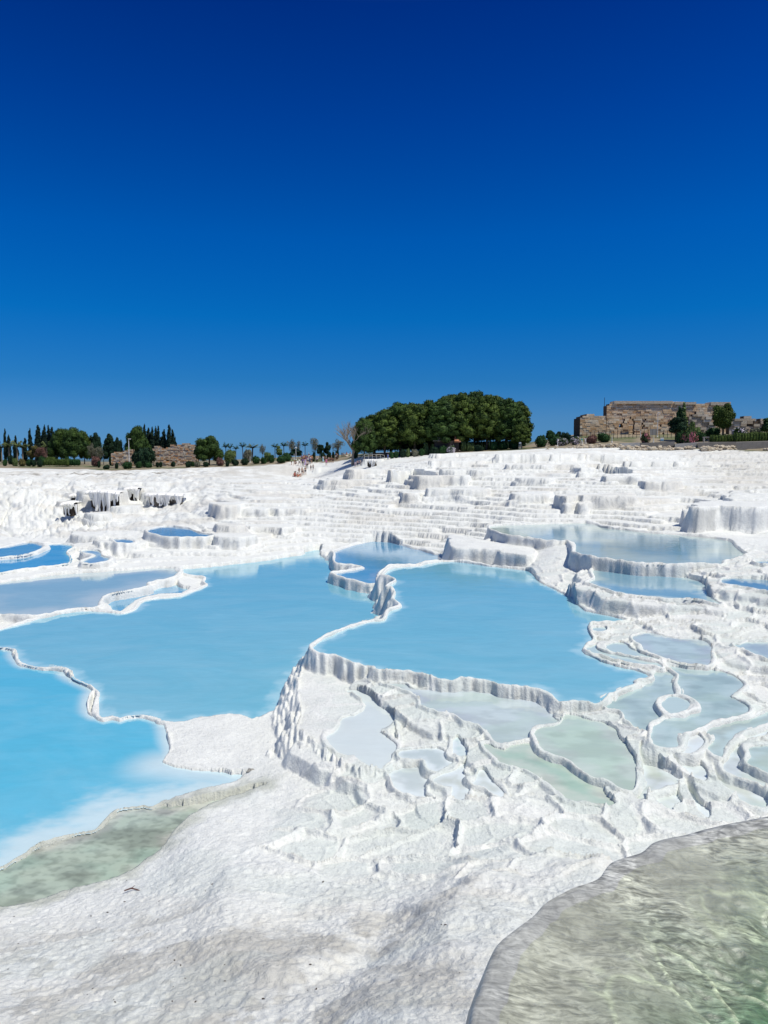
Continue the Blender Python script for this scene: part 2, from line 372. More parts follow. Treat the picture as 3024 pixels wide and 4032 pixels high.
def build_heights(X, Y):
    D = Y
    H = -base_h(X, Y)                                             # relative to the eye
    inland = sst(150, 175, Y + 12 * (X / Y * 1.2) + fbm(X / 30, Y / 30, 2, 3) * 6)
    img_x = CX + X / Y * F
    # --- natural terracing of the far slope
    farm = sst(46, 56, Y) * (1 - sst(128, 150, Y))
    left = 1 - sst(760, 960, img_x + 40 * fbm(X / 9, Y / 9, 2, 18))
    leftcliff = (1 - sst(330, 520, img_x)) * sst(66, 80, Y) * (1 - sst(100, 130, Y))
    Ht = H.copy()
    m = (farm > .01)
    xm, ym = X[m], Y[m]
    Hb = H[m] + .22 * fbm(xm / 24, ym / 9, 2, 11) + .07 * (cell(xm / 2.6 + .3 * noise(xm, ym, 19), ym / 2.0, 4) - .5) + .012 * noise(xm / .7, ym / .7, 8) + .012 * noise(xm / .33, ym / .33, 9)
    sel = sst(.0, .04, fbm(xm / 16, ym / 9, 2, 60) + .05 + .1 * sst(85, 60, ym))
    def stair(h, st):
        q = h / st
        n, f = np.floor(q), q - np.floor(q)
        return st * (n + .10 * f + .90 * sst(.945, .985, f)) - st * .45
    Ht[m] = stair(Hb, .44) * (1 - sel) + stair(Hb, .27) * sel
    big = 0
    wt = farm * (1 - 0.75 * left * sst(64, 80, Y))
    H1 = H * (1 - wt) + Ht * wt
    # the smooth runnelled slope on the left and the far crust
    run = fbm(X / 2.2 + Y / 9, Y / 9, 4, 21)
    H1 = H1 + 0.38 * run * left * sst(60, 85, Y) * (1 - inland) + 0.10 * fbm(X / 5, Y / 3, 3, 5) * sst(100, 130, Y) + .05 * fbm(X / .9, Y / .9, 2, 6) * farm
    flut = np.abs(noise(img_x / 34 + 1.5 * noise(img_x / 90, np.log(Y) * 12, 43), np.log(Y) * 5, 41)) + .5 * np.abs(noise(img_x / 14, np.log(Y) * 9, 42))
    H1 = H1 - .65 * flut * leftcliff + .18 * leftcliff * (1 - 2 * cell(X / 4, Y / 6, 9))
    # small natural steps on the near right, between the traced pools
    nr = (1 - sst(40, 48, Y)) * sst(10.6, 12.6, Y + .8 * fbm(X / 2, Y / 2, 2, 70)) * sst(1150, 1400, img_x + 250 * sst(17, 13, Y) + 60 * noise(X / 2, Y / 2, 75))
    nr = nr * (1 - .55 * sst(30, 45, Y))
    m = nr > .01
    xm, ym = X[m], Y[m]
    sc = .035 * ym + .25
    wx = xm + .34 * fbm(xm / 1.9, ym / 1.9, 2, 71) + .02 * noise(xm / .16, ym / .16, 76)
    wy = ym + .34 * fbm(xm / 1.9, ym / 1.9, 2, 72) + .02 * noise(xm / .16, ym / .16, 77)
    cw, ch = 1.25, .85
    f1, f2, cx, cy, cr = vor(wx / cw, wy / ch, 73)
    lvl = .35 * -base_h(cx * cw, cy * ch) + .65 * H[m] + .05 * (cr - .5) + .03
    e_ = (f2 - f1)
    rim_ = (.095 + .07 * noise(xm / .5, ym / .5, 78)) * np.exp(-(e_ / .075) ** 2) + .03 * np.exp(-(e_ / .05) ** 2) * noise(xm / .08, ym / .08, 79)
    f1b, f2b, cxb, cyb, crb = vor(wx / .55 + 3, wy / .5, 83)
    sm_ = sst(.05, .2, fbm(xm / 3, ym / 3, 2, 84))
    rim_ = rim_ + sm_ * .02 * np.exp(-((f2b - f1b) / .12) ** 2)
    global CELLW, MICRO
    MICRO = np.zeros(X.shape); MICRO[m] = rim_ + .05 * (cr - .5)
    CELLW = np.zeros(X.shape)
    CELLW[m] = sst(.12, .3, e_) * nr[m] * (cr > .25)
    Hs = H1[m]
    H1[m] = Hs * (1 - nr[m]) + nr[m] * (lvl + rim_)
    # --- scarps
    for spec, hh, wd in SCARPS:
        P = parse(spec)
        P = np.array([gp(x, y, 6.9 - 1.2 * (y > 3750) * (y - 3750) / 300) for x, y in P])
        P = smooth_poly(P, 3)
        x0, y0 = P.min(0) - 2; x1, y1 = P.max(0) + 4
        m = (X > x0) & (X < x1) & (Y > y0) & (Y < y1)
        px = X[m] + .10 * fbm(X[m] / .5, Y[m] / .5, 3, 90); py = Y[m] + .10 * fbm(X[m] / .5, Y[m] / .5, 3, 91)
        sd = -sdist(px, py, P)
        H1[m] += hh * sst(-.30, .30, sd) * np.exp(-np.maximum(sd, 0) / wd)
    # --- rough crust everywhere near
    near = 1 - sst(30, 60, Y)
    H1 = H1 + near * (1 - .8 * CELLW) * (0.045 * fbm(X / 1.6, Y / 1.3, 4, 51, .42) + .010 * (1 - 2 * cell(X / .22, Y / .22, 52)) * (1 - sst(14, 22, Y)) + (.016 * fbm(X / .12, Y / .12, 2, 53) - .018 * np.abs(fbm(X / .5, Y / .26, 3, 54)) * sst(-.1, .4, noise(X / 1.6, Y / 1.3, 55)) - .016 * np.abs(fbm(X / .16, Y / .22, 2, 56)) * sst(-.1, .3, noise(X / 1.1, Y / 1.5, 57))) * (1 - sst(9, 17, Y)))
    # --- domain warp for every traced outline
    am = 0.0050 * D; aw = 0.0022 * D * (.25 + 1.6 * sst(-.35, .45, noise(X / (.07 * D + .3), Y / (.07 * D + .3), 105)))
    WX = X + am * fbm(X / (.06 * D + .3) , Y / (.06 * D + .3), 2, 101) + aw * noise(X / (.010 * D + .05), Y / (.010 * D + .05), 103)
    WY = Y + 1.6 * am * fbm(X / (.06 * D + .3), Y / (.06 * D + .3), 2, 102) + 1.5 * aw * noise(X / (.010 * D + .05), Y / (.010 * D + .05), 104)
    knob = .6 * cell(X / (.010 * D + .05), Y / (.010 * D + .05), 120) + .5 * cell(X / (.005 * D + .03), Y / (.005 * D + .03), 121)
    masks = {}
    top = np.full(X.shape, -99.0)
    carve = []
    # ledges
    for spec, wpx, back, *dfix in LEDGES:
        P = parse(spec)
        if spec[0] != 'a' and not dfix: wpx = wpx * .72
        xm, ym = np.mean([q_[0] for q_ in P]), np.mean([q_[1] for q_ in P]) + wpx * TR[spec[0]][2]
        ra, rb, rc = ray(xm, ym)
        ds = np.arange(44, 170, .1)
        dif = ds * (-rc / rb) - base_h(ra / rb * ds, ds)
        ok_ = np.nonzero(dif > 0)[0]
        d = float(ds[ok_[0]]) if len(ok_) else 150.
        if dfix: d = dfix[0]
        dl = -np.mean([hd(x, y, d) for x, y in P])
        F1 = [((x - CX) / F * d, d + (1.2 * math.sin(i * 2.1 + x)) * .4) for i, (x, y) in enumerate(P)]
        e0, e1 = (F1[0][0] * (1 + 1.8 / d) - .5 + (1.2 if dfix else 0), d + 1.8), (F1[-1][0] * (1 + 1.8 / d) + .5, d + 1.8)
        if dfix: F1[0] = (F1[0][0] + .9, F1[0][1])
        F1 = [e0] + F1 + [e1]
        B1 = [(F1[-1][0] * (d + back) / (d + 1.8), d + back), (F1[0][0] * (d + back) / (d + 1.8), d + back)]
        poly = smooth_poly(F1, 4, False).tolist() + B1
        poly = np.array(poly)
        x0, y0 = poly.min(0) - 4; x1, y1 = poly.max(0) + 4
        m = (X > x0) & (X < x1) & (Y > y0) & (Y < y1)
        sx = X[m] / Y[m] * d
        fl = .13 * np.abs(noise(sx / .8 + .4 * noise(sx / 2, Y[m], 135), Y[m] / 1.5, 130)) + .07 * np.abs(noise(sx / .38, Y[m] / .9, 131)) + .9 * noise(sx / 3.2, Y[m] / 3, 132) + .4 * noise(sx / 1.2, Y[m] / 2, 133)
        dd = sdist(X[m], Y[m], poly) + fl
        tier = .13 + .07 * noise(sx / 4, Y[m] / 4, 138); shelf = .5 * sst(-.1, .3, noise(sx / 5, Y[m] / 9, 139))
        pop = .22 * (cell(sx / .5, Y[m] / .25, 136) - .5) * sst(0, .2, dd)
        top[m] = np.maximum(top[m], np.where(dd < 0, dl + .03 * noise(X[m], Y[m], 137), dl - 4.4 * (np.clip(dd, 0, tier) + np.maximum(dd - tier - shelf, 0)) - .12 * np.clip(dd - tier, 0, shelf) + pop))
        try: LOG.append((spec, round(d, 1), round(dl, 2)))
        except NameError: pass
    H1 = np.maximum(H1, np.where(Y > 45, top, -99))
    for k, (spec, lv) in FLATS.items():
        P = smooth_poly([gp(x, y, lv) for x, y in parse(spec)], 3)
        x0, y0 = P.min(0) - 4; x1, y1 = P.max(0) + 4
        m = (X > x0) & (X < x1) & (Y > y0) & (Y < y1)
        dd = sdist(WX[m], WY[m], P)
        dome = .22 * (1 - np.exp(np.minimum(dd, 0) / 1.3)) - .24 if k == 'dm' else 0
        sl = 1.0 if k in ('dm', 'z') else .35 if k == 'ee' else 3.2
        c = np.where(dd < 0, -lv + .03 * noise(X[m] / 1.2, Y[m] / 1.2, 7) - .06 * (k != 'dm') * np.exp(dd / .3) + dome, -lv - .06 * (k != 'dm') - dd * sl + dome + (.06 if k in ('dm', 'ee') else .26 if k == 'z' else .16) * (1 - 1.4 * knob[m]))
        H1[m] = np.maximum(H1[m], c)
    # pools: carve, then raise the dams
    info = {}
    for k, (spec, lv, cd, cs, sw) in POOLS.items():
        P = smooth_poly([gp(x, y, lv) for x, y in parse(spec)], 3)
        x0, y0 = P.min(0) - 4; x1, y1 = P.max(0) + 4
        m = np.nonzero((X > x0) & (X < x1) & (Y > y0) & (Y < y1))
        dd = sdist(WX[m], WY[m], P)
        info[k] = (m, dd, lv)
        floor = -lv - np.minimum(.55, .05 + np.maximum(-dd, 0) * .35)
        H1[m] = np.where(dd < 0, np.minimum(H1[m], floor), H1[m])
    dD = np.full(X.shape, 9.0); dD[info['D'][0]] = info['D'][1]
    dam = np.full(X.shape, -99.0)
    for k, (m, dd, lv) in info.items():
        Dm = Y[m]
        w = (.035 + .0045 * Dm) * (.95 + .9 * noise(X[m] / (.03 * Dm + .2), Y[m] / (.03 * Dm + .2), 145))
        if k == 'D': w = w * (.25 + .7 * np.abs(noise(X[m] / 1.3, Y[m] / 1.3, 144)))
        r = (.022 + .0018 * Dm) * (1 if k in 'ABCDEFH' else .7) * (1 + .6 * noise(X[m] / (.05 * Dm), Y[m] / (.05 * Dm), 140) + .5 * noise(X[m] / (.012 * Dm), Y[m] / (.012 * Dm), 146))
        if k in ('A', 'E', 'G'): r = r * .8
        if k == 'D': r = .030 + .10 * np.maximum(noise(X[m] / 1.7, Y[m] / 1.7, 142) + .5 * noise(X[m] / .6, Y[m] / .6, 143) - .05, 0) * (Y[m] > 12.2)
        if k == 'A':
            nd_ = sst(.35, 1.4, dD[m])
            bl = np.maximum(noise(X[m] / 1.7, Y[m] / 1.7, 142) + .5 * noise(X[m] / .6, Y[m] / .6, 143) - .15, 0)
            r = r * nd_ + (1 - nd_) * (.006 + .10 * bl); w = w * (nd_ + (1 - nd_) * .85)
        kn = knob[m]
        crest = -lv + r * sst(0, 1, dd / w + .35) + .5 * r * (1 - kn)
        if k == 'A': kn = kn * nd_ + (1 - nd_) * .8
        wall = 3.6 if lv < 6.45 else 3.0 if k in 'AEFCP2P1P3P4' else 2.0
        c = np.where(dd > w, crest - (dd - w) * wall * (1 + .5 * noise(X[m] * 1.1, Y[m] * 1.1, 141)) + ((.05 + .0042 * Dm) if k in 'ABCDEFH' else (.022 + .0025 * Dm)) * (1 - 1.6 * kn) * sst(0, w, dd - w), crest)
        if k == 'G': c = -lv - .03 + .12 * np.maximum(dd, 0)
        dam[m] = np.maximum(dam[m], np.where(dd > 0 if k != 'G' else (dd > 0) & (dd < .5) & (dD[m] > .3), c, -99))
    anyin = np.zeros(X.shape, bool)
    for k, (m, dd, lv) in info.items():
        anyin[m] |= dd < 0
    sh = np.full(X.shape, -99.0)
    for k, (m, dd, lv) in info.items():
        if k in ('A', 'B', 'C', 'D', 'E', 'F', 'G', 'H', 'P1', 'P2', 'P3', 'P4', 'P5', 'P6', 'P7'): continue
        wob = .5 + .5 * noise(X[m] / 1.3, Y[m] / 1.3, 150)
        c = -lv - .02 - np.maximum(dd, 0) * (.09 + .08 * wob) + .8 * MICRO[m] - 1.5 * np.maximum(dd - .6 - .5 * wob, 0)
        if k == 'G': c = c - .02 - dd * .5
        sh[m] = np.maximum(sh[m], np.where((dd > 0) & (dd < 3.2), c, -99))
    H1 = np.where(anyin, H1, np.maximum(H1, sh))
    H1 = np.maximum(H1, dam)
    return H1, info, inland, img_x, leftcliff
Z, PINFO, INLAND, IMX, LCL = build_heights(X, Y)
ZW = Z + EYE

def ground_z(x, y):
    """height of the built ground at a world point (bilinear in the grid)"""
    y = max(y, R[0] + .01)
    i = int(np.searchsorted(R, y)) - 1
    t = x / y
    j = int(np.searchsorted(TH, t)) - 1
    j = min(max(j, 0), NT - 2); i = min(max(i, 0), NR - 2)
    fy = (y - R[i]) / (R[i + 1] - R[i]); fx = (t - TH[j]) / (TH[j + 1] - TH[j])
    fx = min(max(fx, 0), 1)
    return float((ZW[i, j] * (1 - fx) + ZW[i, j + 1] * fx) * (1 - fy) + (ZW[i + 1, j] * (1 - fx) + ZW[i + 1, j + 1] * fx) * fy)

def grid_mesh(name, verts, quads, cols=None, smooth=True):
    me = bpy.data.meshes.new(name)
    me.vertices.add(len(verts))
    me.vertices.foreach_set('co', np.ascontiguousarray(verts, dtype=np.float32).ravel())
    nq = len(quads)
    me.loops.add(nq * 4)
    me.loops.foreach_set('vertex_index', np.ascontiguousarray(quads, dtype=np.int32).ravel())
    me.polygons.add(nq)
    me.polygons.foreach_set('loop_start', np.arange(0, nq * 4, 4, dtype=np.int32))
    me.polygons.foreach_set('loop_total', np.full(nq, 4, dtype=np.int32))
    if smooth: me.polygons.foreach_set('use_smooth', np.ones(nq, dtype=bool))
    me.update(calc_edges=True)
    if cols is not None:
        a = me.color_attributes.new('tint', 'FLOAT_COLOR', 'POINT')
        c = np.ones((len(verts), 4), dtype=np.float32); c[:, :3] = cols
        a.data.foreach_set('color', c.ravel())
    return me

def quads_of(nr, nt, mask=None):
    i = np.arange(nr * nt).reshape(nr, nt)
    q = np.stack([i[:-1, :-1], i[:-1, 1:], i[1:, 1:], i[1:, :-1]], -1).reshape(-1, 4)
    if mask is not None:
        q = q[mask.ravel()]
    return q

# ------------------------------------------------------------------ node helpers
def mat_new(name):
    m = bpy.data.materials.new(name)
    m.use_nodes = True
    nt = m.node_tree
    nt.nodes.clear()
    out = nt.nodes.new('ShaderNodeOutputMaterial')
    b = nt.nodes.new('ShaderNodeBsdfPrincipled')
    nt.links.new(b.outputs[0], out.inputs[0])
    return m, nt, b

def nd(nt, t, **kw):
    n = nt.nodes.new('ShaderNode' + t)
    for k, v in kw.items():
        if k in n.inputs: n.inputs[k].default_value = v
        else: setattr(n, k, v)
    return n

def mixc(nt, fac, a, b, mode='MIX'):
    n = nt.nodes.new('ShaderNodeMix'); n.data_type = 'RGBA'; n.blend_type = mode
    for s, v in ((0, fac), (6, a), (7, b)):
        if hasattr(v, 'is_linked') or hasattr(v, 'links'): nt.links.new(v, n.inputs[s])
        else: n.inputs[s].default_value = v if s == 0 else (tuple(v) + (1,))[:4]
    return n.outputs[2]

def ramp(nt, inp, stops):
    r = nt.nodes.new('ShaderNodeValToRGB')
    while len(r.color_ramp.elements) < len(stops): r.color_ramp.elements.new(.5)
    for e, (p, c) in zip(r.color_ramp.elements, stops):
        e.position = p
        e.color = (tuple(c) + (1,))[:4] if isinstance(c, (tuple, list)) else (c, c, c, 1)
    nt.links.new(inp, r.inputs[0])
    return r.outputs[0]

def noise_n(nt, vec, scale, detail=4, rough=.55, dist=0.):
    n = nd(nt, 'TexNoise', Scale=scale, Detail=detail, Roughness=rough, Distortion=dist)
    nt.links.new(vec, n.inputs['Vector'])
    return n.outputs[0]

def math_n(nt, op, a, b=0.):
    n = nt.nodes.new('ShaderNodeMath'); n.operation = op
    for i, v in enumerate((a, b)):
        if hasattr(v, 'links'): nt.links.new(v, n.inputs[i])
        else: n.inputs[i].default_value = v
    return n.outputs[0]

# ------------------------------------------------------------------ ground
def ground_material():
    m, nt, b = mat_new('travertine')
    geo = nd(nt, 'NewGeometry')
    pos = geo.outputs['Position']
    att = nd(nt, 'Attribute'); att.attribute_name = 'tint'
    n1 = noise_n(nt, pos, .9, 6, .6); n2 = noise_n(nt, pos, 9, 5, .65); n3 = noise_n(nt, pos, 60, 4, .7)
    big = ramp(nt, n1, [(.30, .90), (.62, 1.0)])
    fin = ramp(nt, n2, [(.28, .84), (.52, 1.0)])
    c = mixc(nt, 1., att.outputs['Color'], big, 'MULTIPLY')
    c = mixc(nt, 1., c, fin, 'MULTIPLY')
    n5 = noise_n(nt, pos, 130, 2, .7)
    c = mixc(nt, 1., c, ramp(nt, n5, [(.36, .80), (.50, 1.0)]), 'MULTIPLY')
    # warm specks of dirt
    v = nd(nt, 'TexVoronoi', Scale=5.0); nt.links.new(pos, v.inputs['Vector'])
    sp = ramp(nt, v.outputs['Distance'], [(.022, 1.0), (.05, 0.0)])
    c = mixc(nt, math_n(nt, 'MULTIPLY', sp, .55), c, (.25, .20, .15))
    nt.links.new(c, b.inputs['Base Color'])
    b.inputs['Roughness'].default_value = .75
    b.inputs['Specular IOR Level'].default_value = .25
    vo = nd(nt, 'TexVoronoi', Scale=26.0); vo.feature = 'SMOOTH_F1'; nt.links.new(pos, vo.inputs['Vector'])
    h = math_n(nt, 'ADD', math_n(nt, 'MULTIPLY', n3, .5), math_n(nt, 'MULTIPLY', n2, 1.0))
    h = math_n(nt, 'ADD', h, math_n(nt, 'MULTIPLY', vo.outputs['Distance'], .45))
    bu = nd(nt, 'Bump', Strength=.6, Distance=.045)
    nt.links.new(h, bu.inputs['Height'])
    # coarser bump far away
    h2 = noise_n(nt, pos, 2.6, 5, .65)
    bu2 = nd(nt, 'Bump', Strength=.35, Distance=.2)
    nt.links.new(h2, bu2.inputs['Height']); nt.links.new(bu.outputs[0], bu2.inputs['Normal'])
    nt.links.new(bu2.outputs[0], b.inputs['Normal'])
    return m

white = np.array((.81, .82, .79))
T = np.ones(X.shape + (3,)) * white
def blend(mask, col):
    global T
    T = T * (1 - mask[..., None]) + np.array(col) * mask[..., None]
imy = HY - Z / Y * F                                               # only used to look up where stains lie on the plan below
# grey, lichen-stained crust at the left foreground
fg = (1 - sst(9.5, 12.5, Y + .5 * fbm(X / 2, Y / 2, 3, 200))) 
blend(fg * .25, (.66, .65, .61))
patch = sst(.02, .35, fbm(X / 1.6, Y / 1.6, 4, 201) + .25 - .9 * np.hypot((X + 1.2) / 3.3, (Y - 8.5) / 2.1) + .42)
blend(patch * .66 * fg, (.50, .49, .455))
fl_ = sst(.12, .3, cell(X / .16 + fbm(X / .3, Y / .3, 2, 219), Y / .10, 223)) * sst(-.2, .4, fbm(X / 1.8, Y / 1.4, 3, 224) + .6 * patch - .2)
blend(fl_ * .30 * fg, (.45, .43, .38))
sp_ = sst(.05, .4, fbm(X / .55, Y / .4, 4, 215)) * sst(-.2, .3, fbm(X / 3, Y / 2.2, 2, 216) + .1)
blend(sp_ * .60 * fg, (.46, .445, .40))
cl_ = sst(.1, .5, fbm(X / 1.1, Y / .9, 3, 217))
blend(cl_ * .4 * fg, (.76, .74, .67))
wet = sst(.1, .5, fbm(X / 2.4, Y / 1.8, 3, 202) + .15) * (1 - sst(15, 19, Y)) 
blend(wet * .28, (.66, .72, .69))
_m, _dd, _l = PINFO['G']
gsh = np.zeros(X.shape); gsh[_m] = (1 - sst(.0, .55, _dd + .2 * fbm(X[_m] / .5, Y[_m] / .5, 3, 218))) 
blend(gsh * .8, (.50, .52, .45))
# the damp terraces between the pools of the near right
blend(.35 * sst(11.5, 14, Y) * (1 - sst(24, 30, Y)) * sst(-.25, .3, fbm(X / 3, Y / 3, 3, 203) + .1) * sst(1200, 1400, IMX), (.64, .70, .66))
blend(CELLW * .45, (.64, .71, .67))
# grey mineral and algae streaks on the faces of the terraces, patchy, absent on the flats
gy = np.abs(np.diff(Z, axis=0, append=Z[-1:])) / np.diff(Y, axis=0, append=Y[-1:] * 1.01)
steep = sst(.5, 1.6, gy) * sst(12, 20, Y)
stk = sst(-.35, .35, noise(X / (.01 * Y), Y / (.05 * Y), 240) + .7 * noise(X / (.03 * Y), Y / (.08 * Y), 241))
blend(steep * (.25 + .75 * stk) * .62, (.47, .47, .44))
blend(.30 * (1 - sst(1100, 1400, IMX)) * sst(60, 90, Y) * sst(.0, .4, fbm(X / 1.6 + Y / 9, Y / 8, 4, 242)), (.56, .555, .52))
# cream and grey staining on the far crust
blend(.5 * sst(.05, .5, fbm(X / 9, Y / 5, 4, 204)) * sst(50, 70, Y), (.66, .63, .57))
blend(.45 * (1 - sst(1000, 1300, IMX)) * sst(100, 160, Y) * sst(-.2, .3, fbm(X / 6, Y / 12, 4, 205)), (.52, .49, .43))
dryr = sst(2600, 2900, IMX) * sst(60, 80, Y)
blend(.4 * dryr, (.62, .59, .52))
# the cracked dark line along the left crest
lin = np.exp(-((Y - 148 - 6 * noise(X / 20, X * 0, 206) - .06 * (X + 60)) / 1.1) ** 2) * (1 - sst(640, 760, IMX))
blend(.8 * lin, (.18, .155, .12))
# soil and dry grass past the edge of the travertine
edge = np.interp(IMX, [-600, 0, 350, 420, 700, 1100, 1180, 1330, 1500, 1800, 2100, 2300, 2700, 3024, 3600], [186, 186, 186, 172, 176, 181, 190, 178, 164, 157, 151, 149, 144, 133, 130])
EDGE = edge
soil = sst(-1.2, 1.0, Y - edge + 1.5 * noise(X / 4, Y / 4, 207))
blend(soil, (.30, .25, .175))
blend(soil * sst(-.1, .3, fbm(X / 11, Y / 11, 3, 208)) * .8, (.10, .13, .05))
blend(sst(330, 480, Y), (.10, .15, .17))  # distance haze over the far valley, put into the ground colour
# shaded hollows under the travertine curtains
CAVES = [('a', 590, 775, 262, 340, 97.3), ('a', 820, 890, 240, 276, 103.5), ('a', 972, 1185, 262, 305, 95.3), ('a', 460, 530, 256, 276, 95.8), ('a', 408, 480, 326, 385, 92.5)]
gm = ground_material()
verts = np.stack([X, Y, ZW], -1).reshape(-1, 3)
me = grid_mesh('ground', verts, quads_of(NR, NT), T.reshape(-1, 3))
ground = link('ground', me, gm)
tag(ground, kind='structure', label='white travertine terraces and slopes')
ground['kind'] = 'structure'

# ------------------------------------------------------------------ water
def water_material():
    m, nt, b = mat_new('milky_water')
    geo = nd(nt, 'NewGeometry')
    att = nd(nt, 'Attribute'); att.attribute_name = 'tint'
    mp = nd(nt, 'Mapping'); mp.inputs['Scale'].default_value = (.22, .38, .3)
    nt.links.new(geo.outputs['Position'], mp.inputs[0])
    n1 = noise_n(nt, mp.outputs[0], 1.0, 5, .6, 1.2)
    c = mixc(nt, ramp(nt, n1, [(.38, 0.), (.80, .16)]), att.outputs['Color'], (.55, .70, .76))
    mp3 = nd(nt, 'Mapping'); mp3.inputs['Scale'].default_value = (.7, 1.9, 1)
    nt.links.new(geo.outputs['Position'], mp3.inputs[0])
    c = mixc(nt, 1., c, ramp(nt, noise_n(nt, mp3.outputs[0], 1.0, 6, .7, .8), [(.30, .95), (.70, 1.04)]), 'MULTIPLY')
    nt.links.new(c, b.inputs['Base Color'])
    b.inputs['Roughness'].default_value = .04
    b.inputs['IOR'].default_value = 1.33
    mp2 = nd(nt, 'Mapping'); mp2.inputs['Scale'].default_value = (1.6, 3.4, 1)
    nt.links.new(geo.outputs['Position'], mp2.inputs[0])
    n2 = noise_n(nt, mp2.outputs[0], 1.6, 3, .5)
    bu = nd(nt, 'Bump', Strength=.22, Distance=.02)
    nt.links.new(n2, bu.inputs['Height']); nt.links.new(bu.outputs[0], b.inputs['Normal'])
    return m
wm = water_material()
WLAB = {'A': 'large blue pool left of centre', 'B': 'large blue pool right of centre', 'C': 'small blue pool behind the two big ones', 'D': 'bright blue pool in the lower left'}
for k, (m, dd, lv) in PINFO.items():
    full = np.full(X.shape, 9.0); full[m] = dd
    reach = .02 + .0022 * Y
    ins = full < reach
    i0, i1 = m[0].min(), m[0].max() + 1; j0, j1 = m[1].min(), m[1].max() + 1
    sub = ins[i0:i1, j0:j1]
    msk = sub[:-1, :-1] | sub[1:, :-1] | sub[:-1, 1:] | sub[1:, 1:]
    if not msk.any(): continue
    xs, ys, fs = X[i0:i1, j0:j1], Y[i0:i1, j0:j1], full[i0:i1, j0:j1]
    V = np.stack([xs, ys, np.full(xs.shape, EYE - lv)], -1).reshape(-1, 3)
    cd, cs, sw = POOLS[k][2:]
    if k == 'D':                                                  # its bed shelves slowly along the near shore only
        P = np.array([gp(x, y, lv) for x, y in parse('7: 1090,62 1000,110 850,140 720,172 640,200 500,212 430,282 400,303 250,337 120,388 0,467 -250,560')])
        near_ = sdist(xs + .3 * fbm(xs / 1.5, ys / 1.5, 3, 220), ys, P, False)
        t = np.minimum(sst(.15, 1.6, near_ + .25 * fbm(xs / .5, ys / .3, 3, 222)), sst(0, .5, -fs))
        t = np.minimum(t, sst(.1, 1.5, sdist(xs, ys, np.array([gp(x, y, lv) for x, y in parse('7: 720,10 900,40 1090,62')]), False)))
    else:
        t = sst(-.05, sw * 1.0, -fs + .5 * sw * fbm(xs / (sw * 1.5), ys / (sw * 1.5), 4, 221))
    C = np.array(cs) * (1 - t[..., None]) + np.array(cd) * t[..., None]
    if k in 'GWXQRTUVMY' or k in ('AF', 'AI', 'AB'):
        mo = sst(-.3, .5, fbm(xs / 1.1, ys / .8, 4, 230)); gr = sst(.0, .5, fbm(xs / 2.2, ys / 1.6, 3, 231))
        C = C * (1 - (.16 if k != 'G' else .34) * mo[..., None])
        C = C * (1 - .4 * gr[..., None]) + np.array((.40, .52, .44) if k != 'G' else (.34, .50, .40)) * .4 * gr[..., None]
        if k == 'G': C = C * (1 - .25 * sst(-.2, .6, fbm(xs / .25, ys / .16, 3, 232))[..., None])
    q = quads_of(sub.shape[0], sub.shape[1], msk)
    used, inv = np.unique(q, return_inverse=True)
    me = grid_mesh('pool_water', V[used], inv.reshape(-1, 4), C.reshape(-1, 3)[used])
    o = link('pool_water', me, wm)
    o['kind'] = 'structure'
# ------------------------------------------------------------------ the raised basin at the lower right, with clear rippled water
BH = 1.6
bo = [gp(x, y, BH) for x, y in parse('8: 385,1123 430,990 465,880 515,775 640,668 700,605 800,555 930,503 990,436 1110,398 1180,345 1330,313 1500,268 1659,238 1900,205 2200,190')]
bo += [(bo[-1][0] + 1.0, bo[-1][1] - .6), (7.2, 1.6), (6.5, -1.2), (3.5, -2.4), (1.0, -1.9), (.25, -.8), (.05, .4), (.08, 1.3)]
BO = smooth_poly(bo, 14)
seg = np.linalg.norm(np.roll(BO, -1, 0) - BO, axis=1)
cum = np.concatenate([[0], np.cumsum(seg)])
NS = 900
ss = np.linspace(0, cum[-1], NS, endpoint=False)
ss = np.concatenate([np.linspace(0, 7.2, 620, endpoint=False), np.linspace(7.2, cum[-1], 160, endpoint=False)])
NS = len(ss)
BOc = np.vstack([BO, BO[:1]])
bx, by = np.interp(ss, cum, BOc[:, 0]), np.interp(ss, cum, BOc[:, 1])
tx, ty = np.roll(bx, -1) - np.roll(bx, 1), np.roll(by, -1) - np.roll(by, 1)
tl = np.hypot(tx, ty); nx, ny = -ty / tl, tx / tl                   # outward: silhouette runs clockwise
area = 0.5 * np.sum(BO[:, 0] * np.roll(BO[:, 1], -1) - np.roll(BO[:, 0], -1) * BO[:, 1])
if area > 0: nx, ny = -nx, -ny
nx, ny = [np.convolve(np.concatenate([v[-6:], v, v[:6]]), np.ones(13) / 13, 'valid') for v in (nx, ny)]
cen = np.array([3.9, 1.1])
zl = EYE - BH
rings = []
for o_, z_ in [(1.5, -5.2), (1.0, -3.8), (.62, -2.2), (.40, -1.1), (.26, -.62), (.17, -.36), (.115, -.22), (.08, -.13), (.05, -.07), (.025, -.028), (.008, -.004), (-.012, .006)]:
    amp = min(.10, .012 + abs(z_) * .05)
    o_ = o_ * (.10 + .36 * sst(1.6, .5, ss))
    jj = amp * (.35 + .65 * sst(2.2, .6, ss)) * (noise(ss * 2.2, np.full(NS, z_ * 1.5), 301) + .5 * noise(ss * 7, np.full(NS, z_ * 4), 302))
    rings.append((bx + nx * (o_ + jj), by + ny * (o_ + jj), zl + z_ + .006 * noise(ss * 3, ss * 0, 303)))
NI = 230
CAUSTIC = []
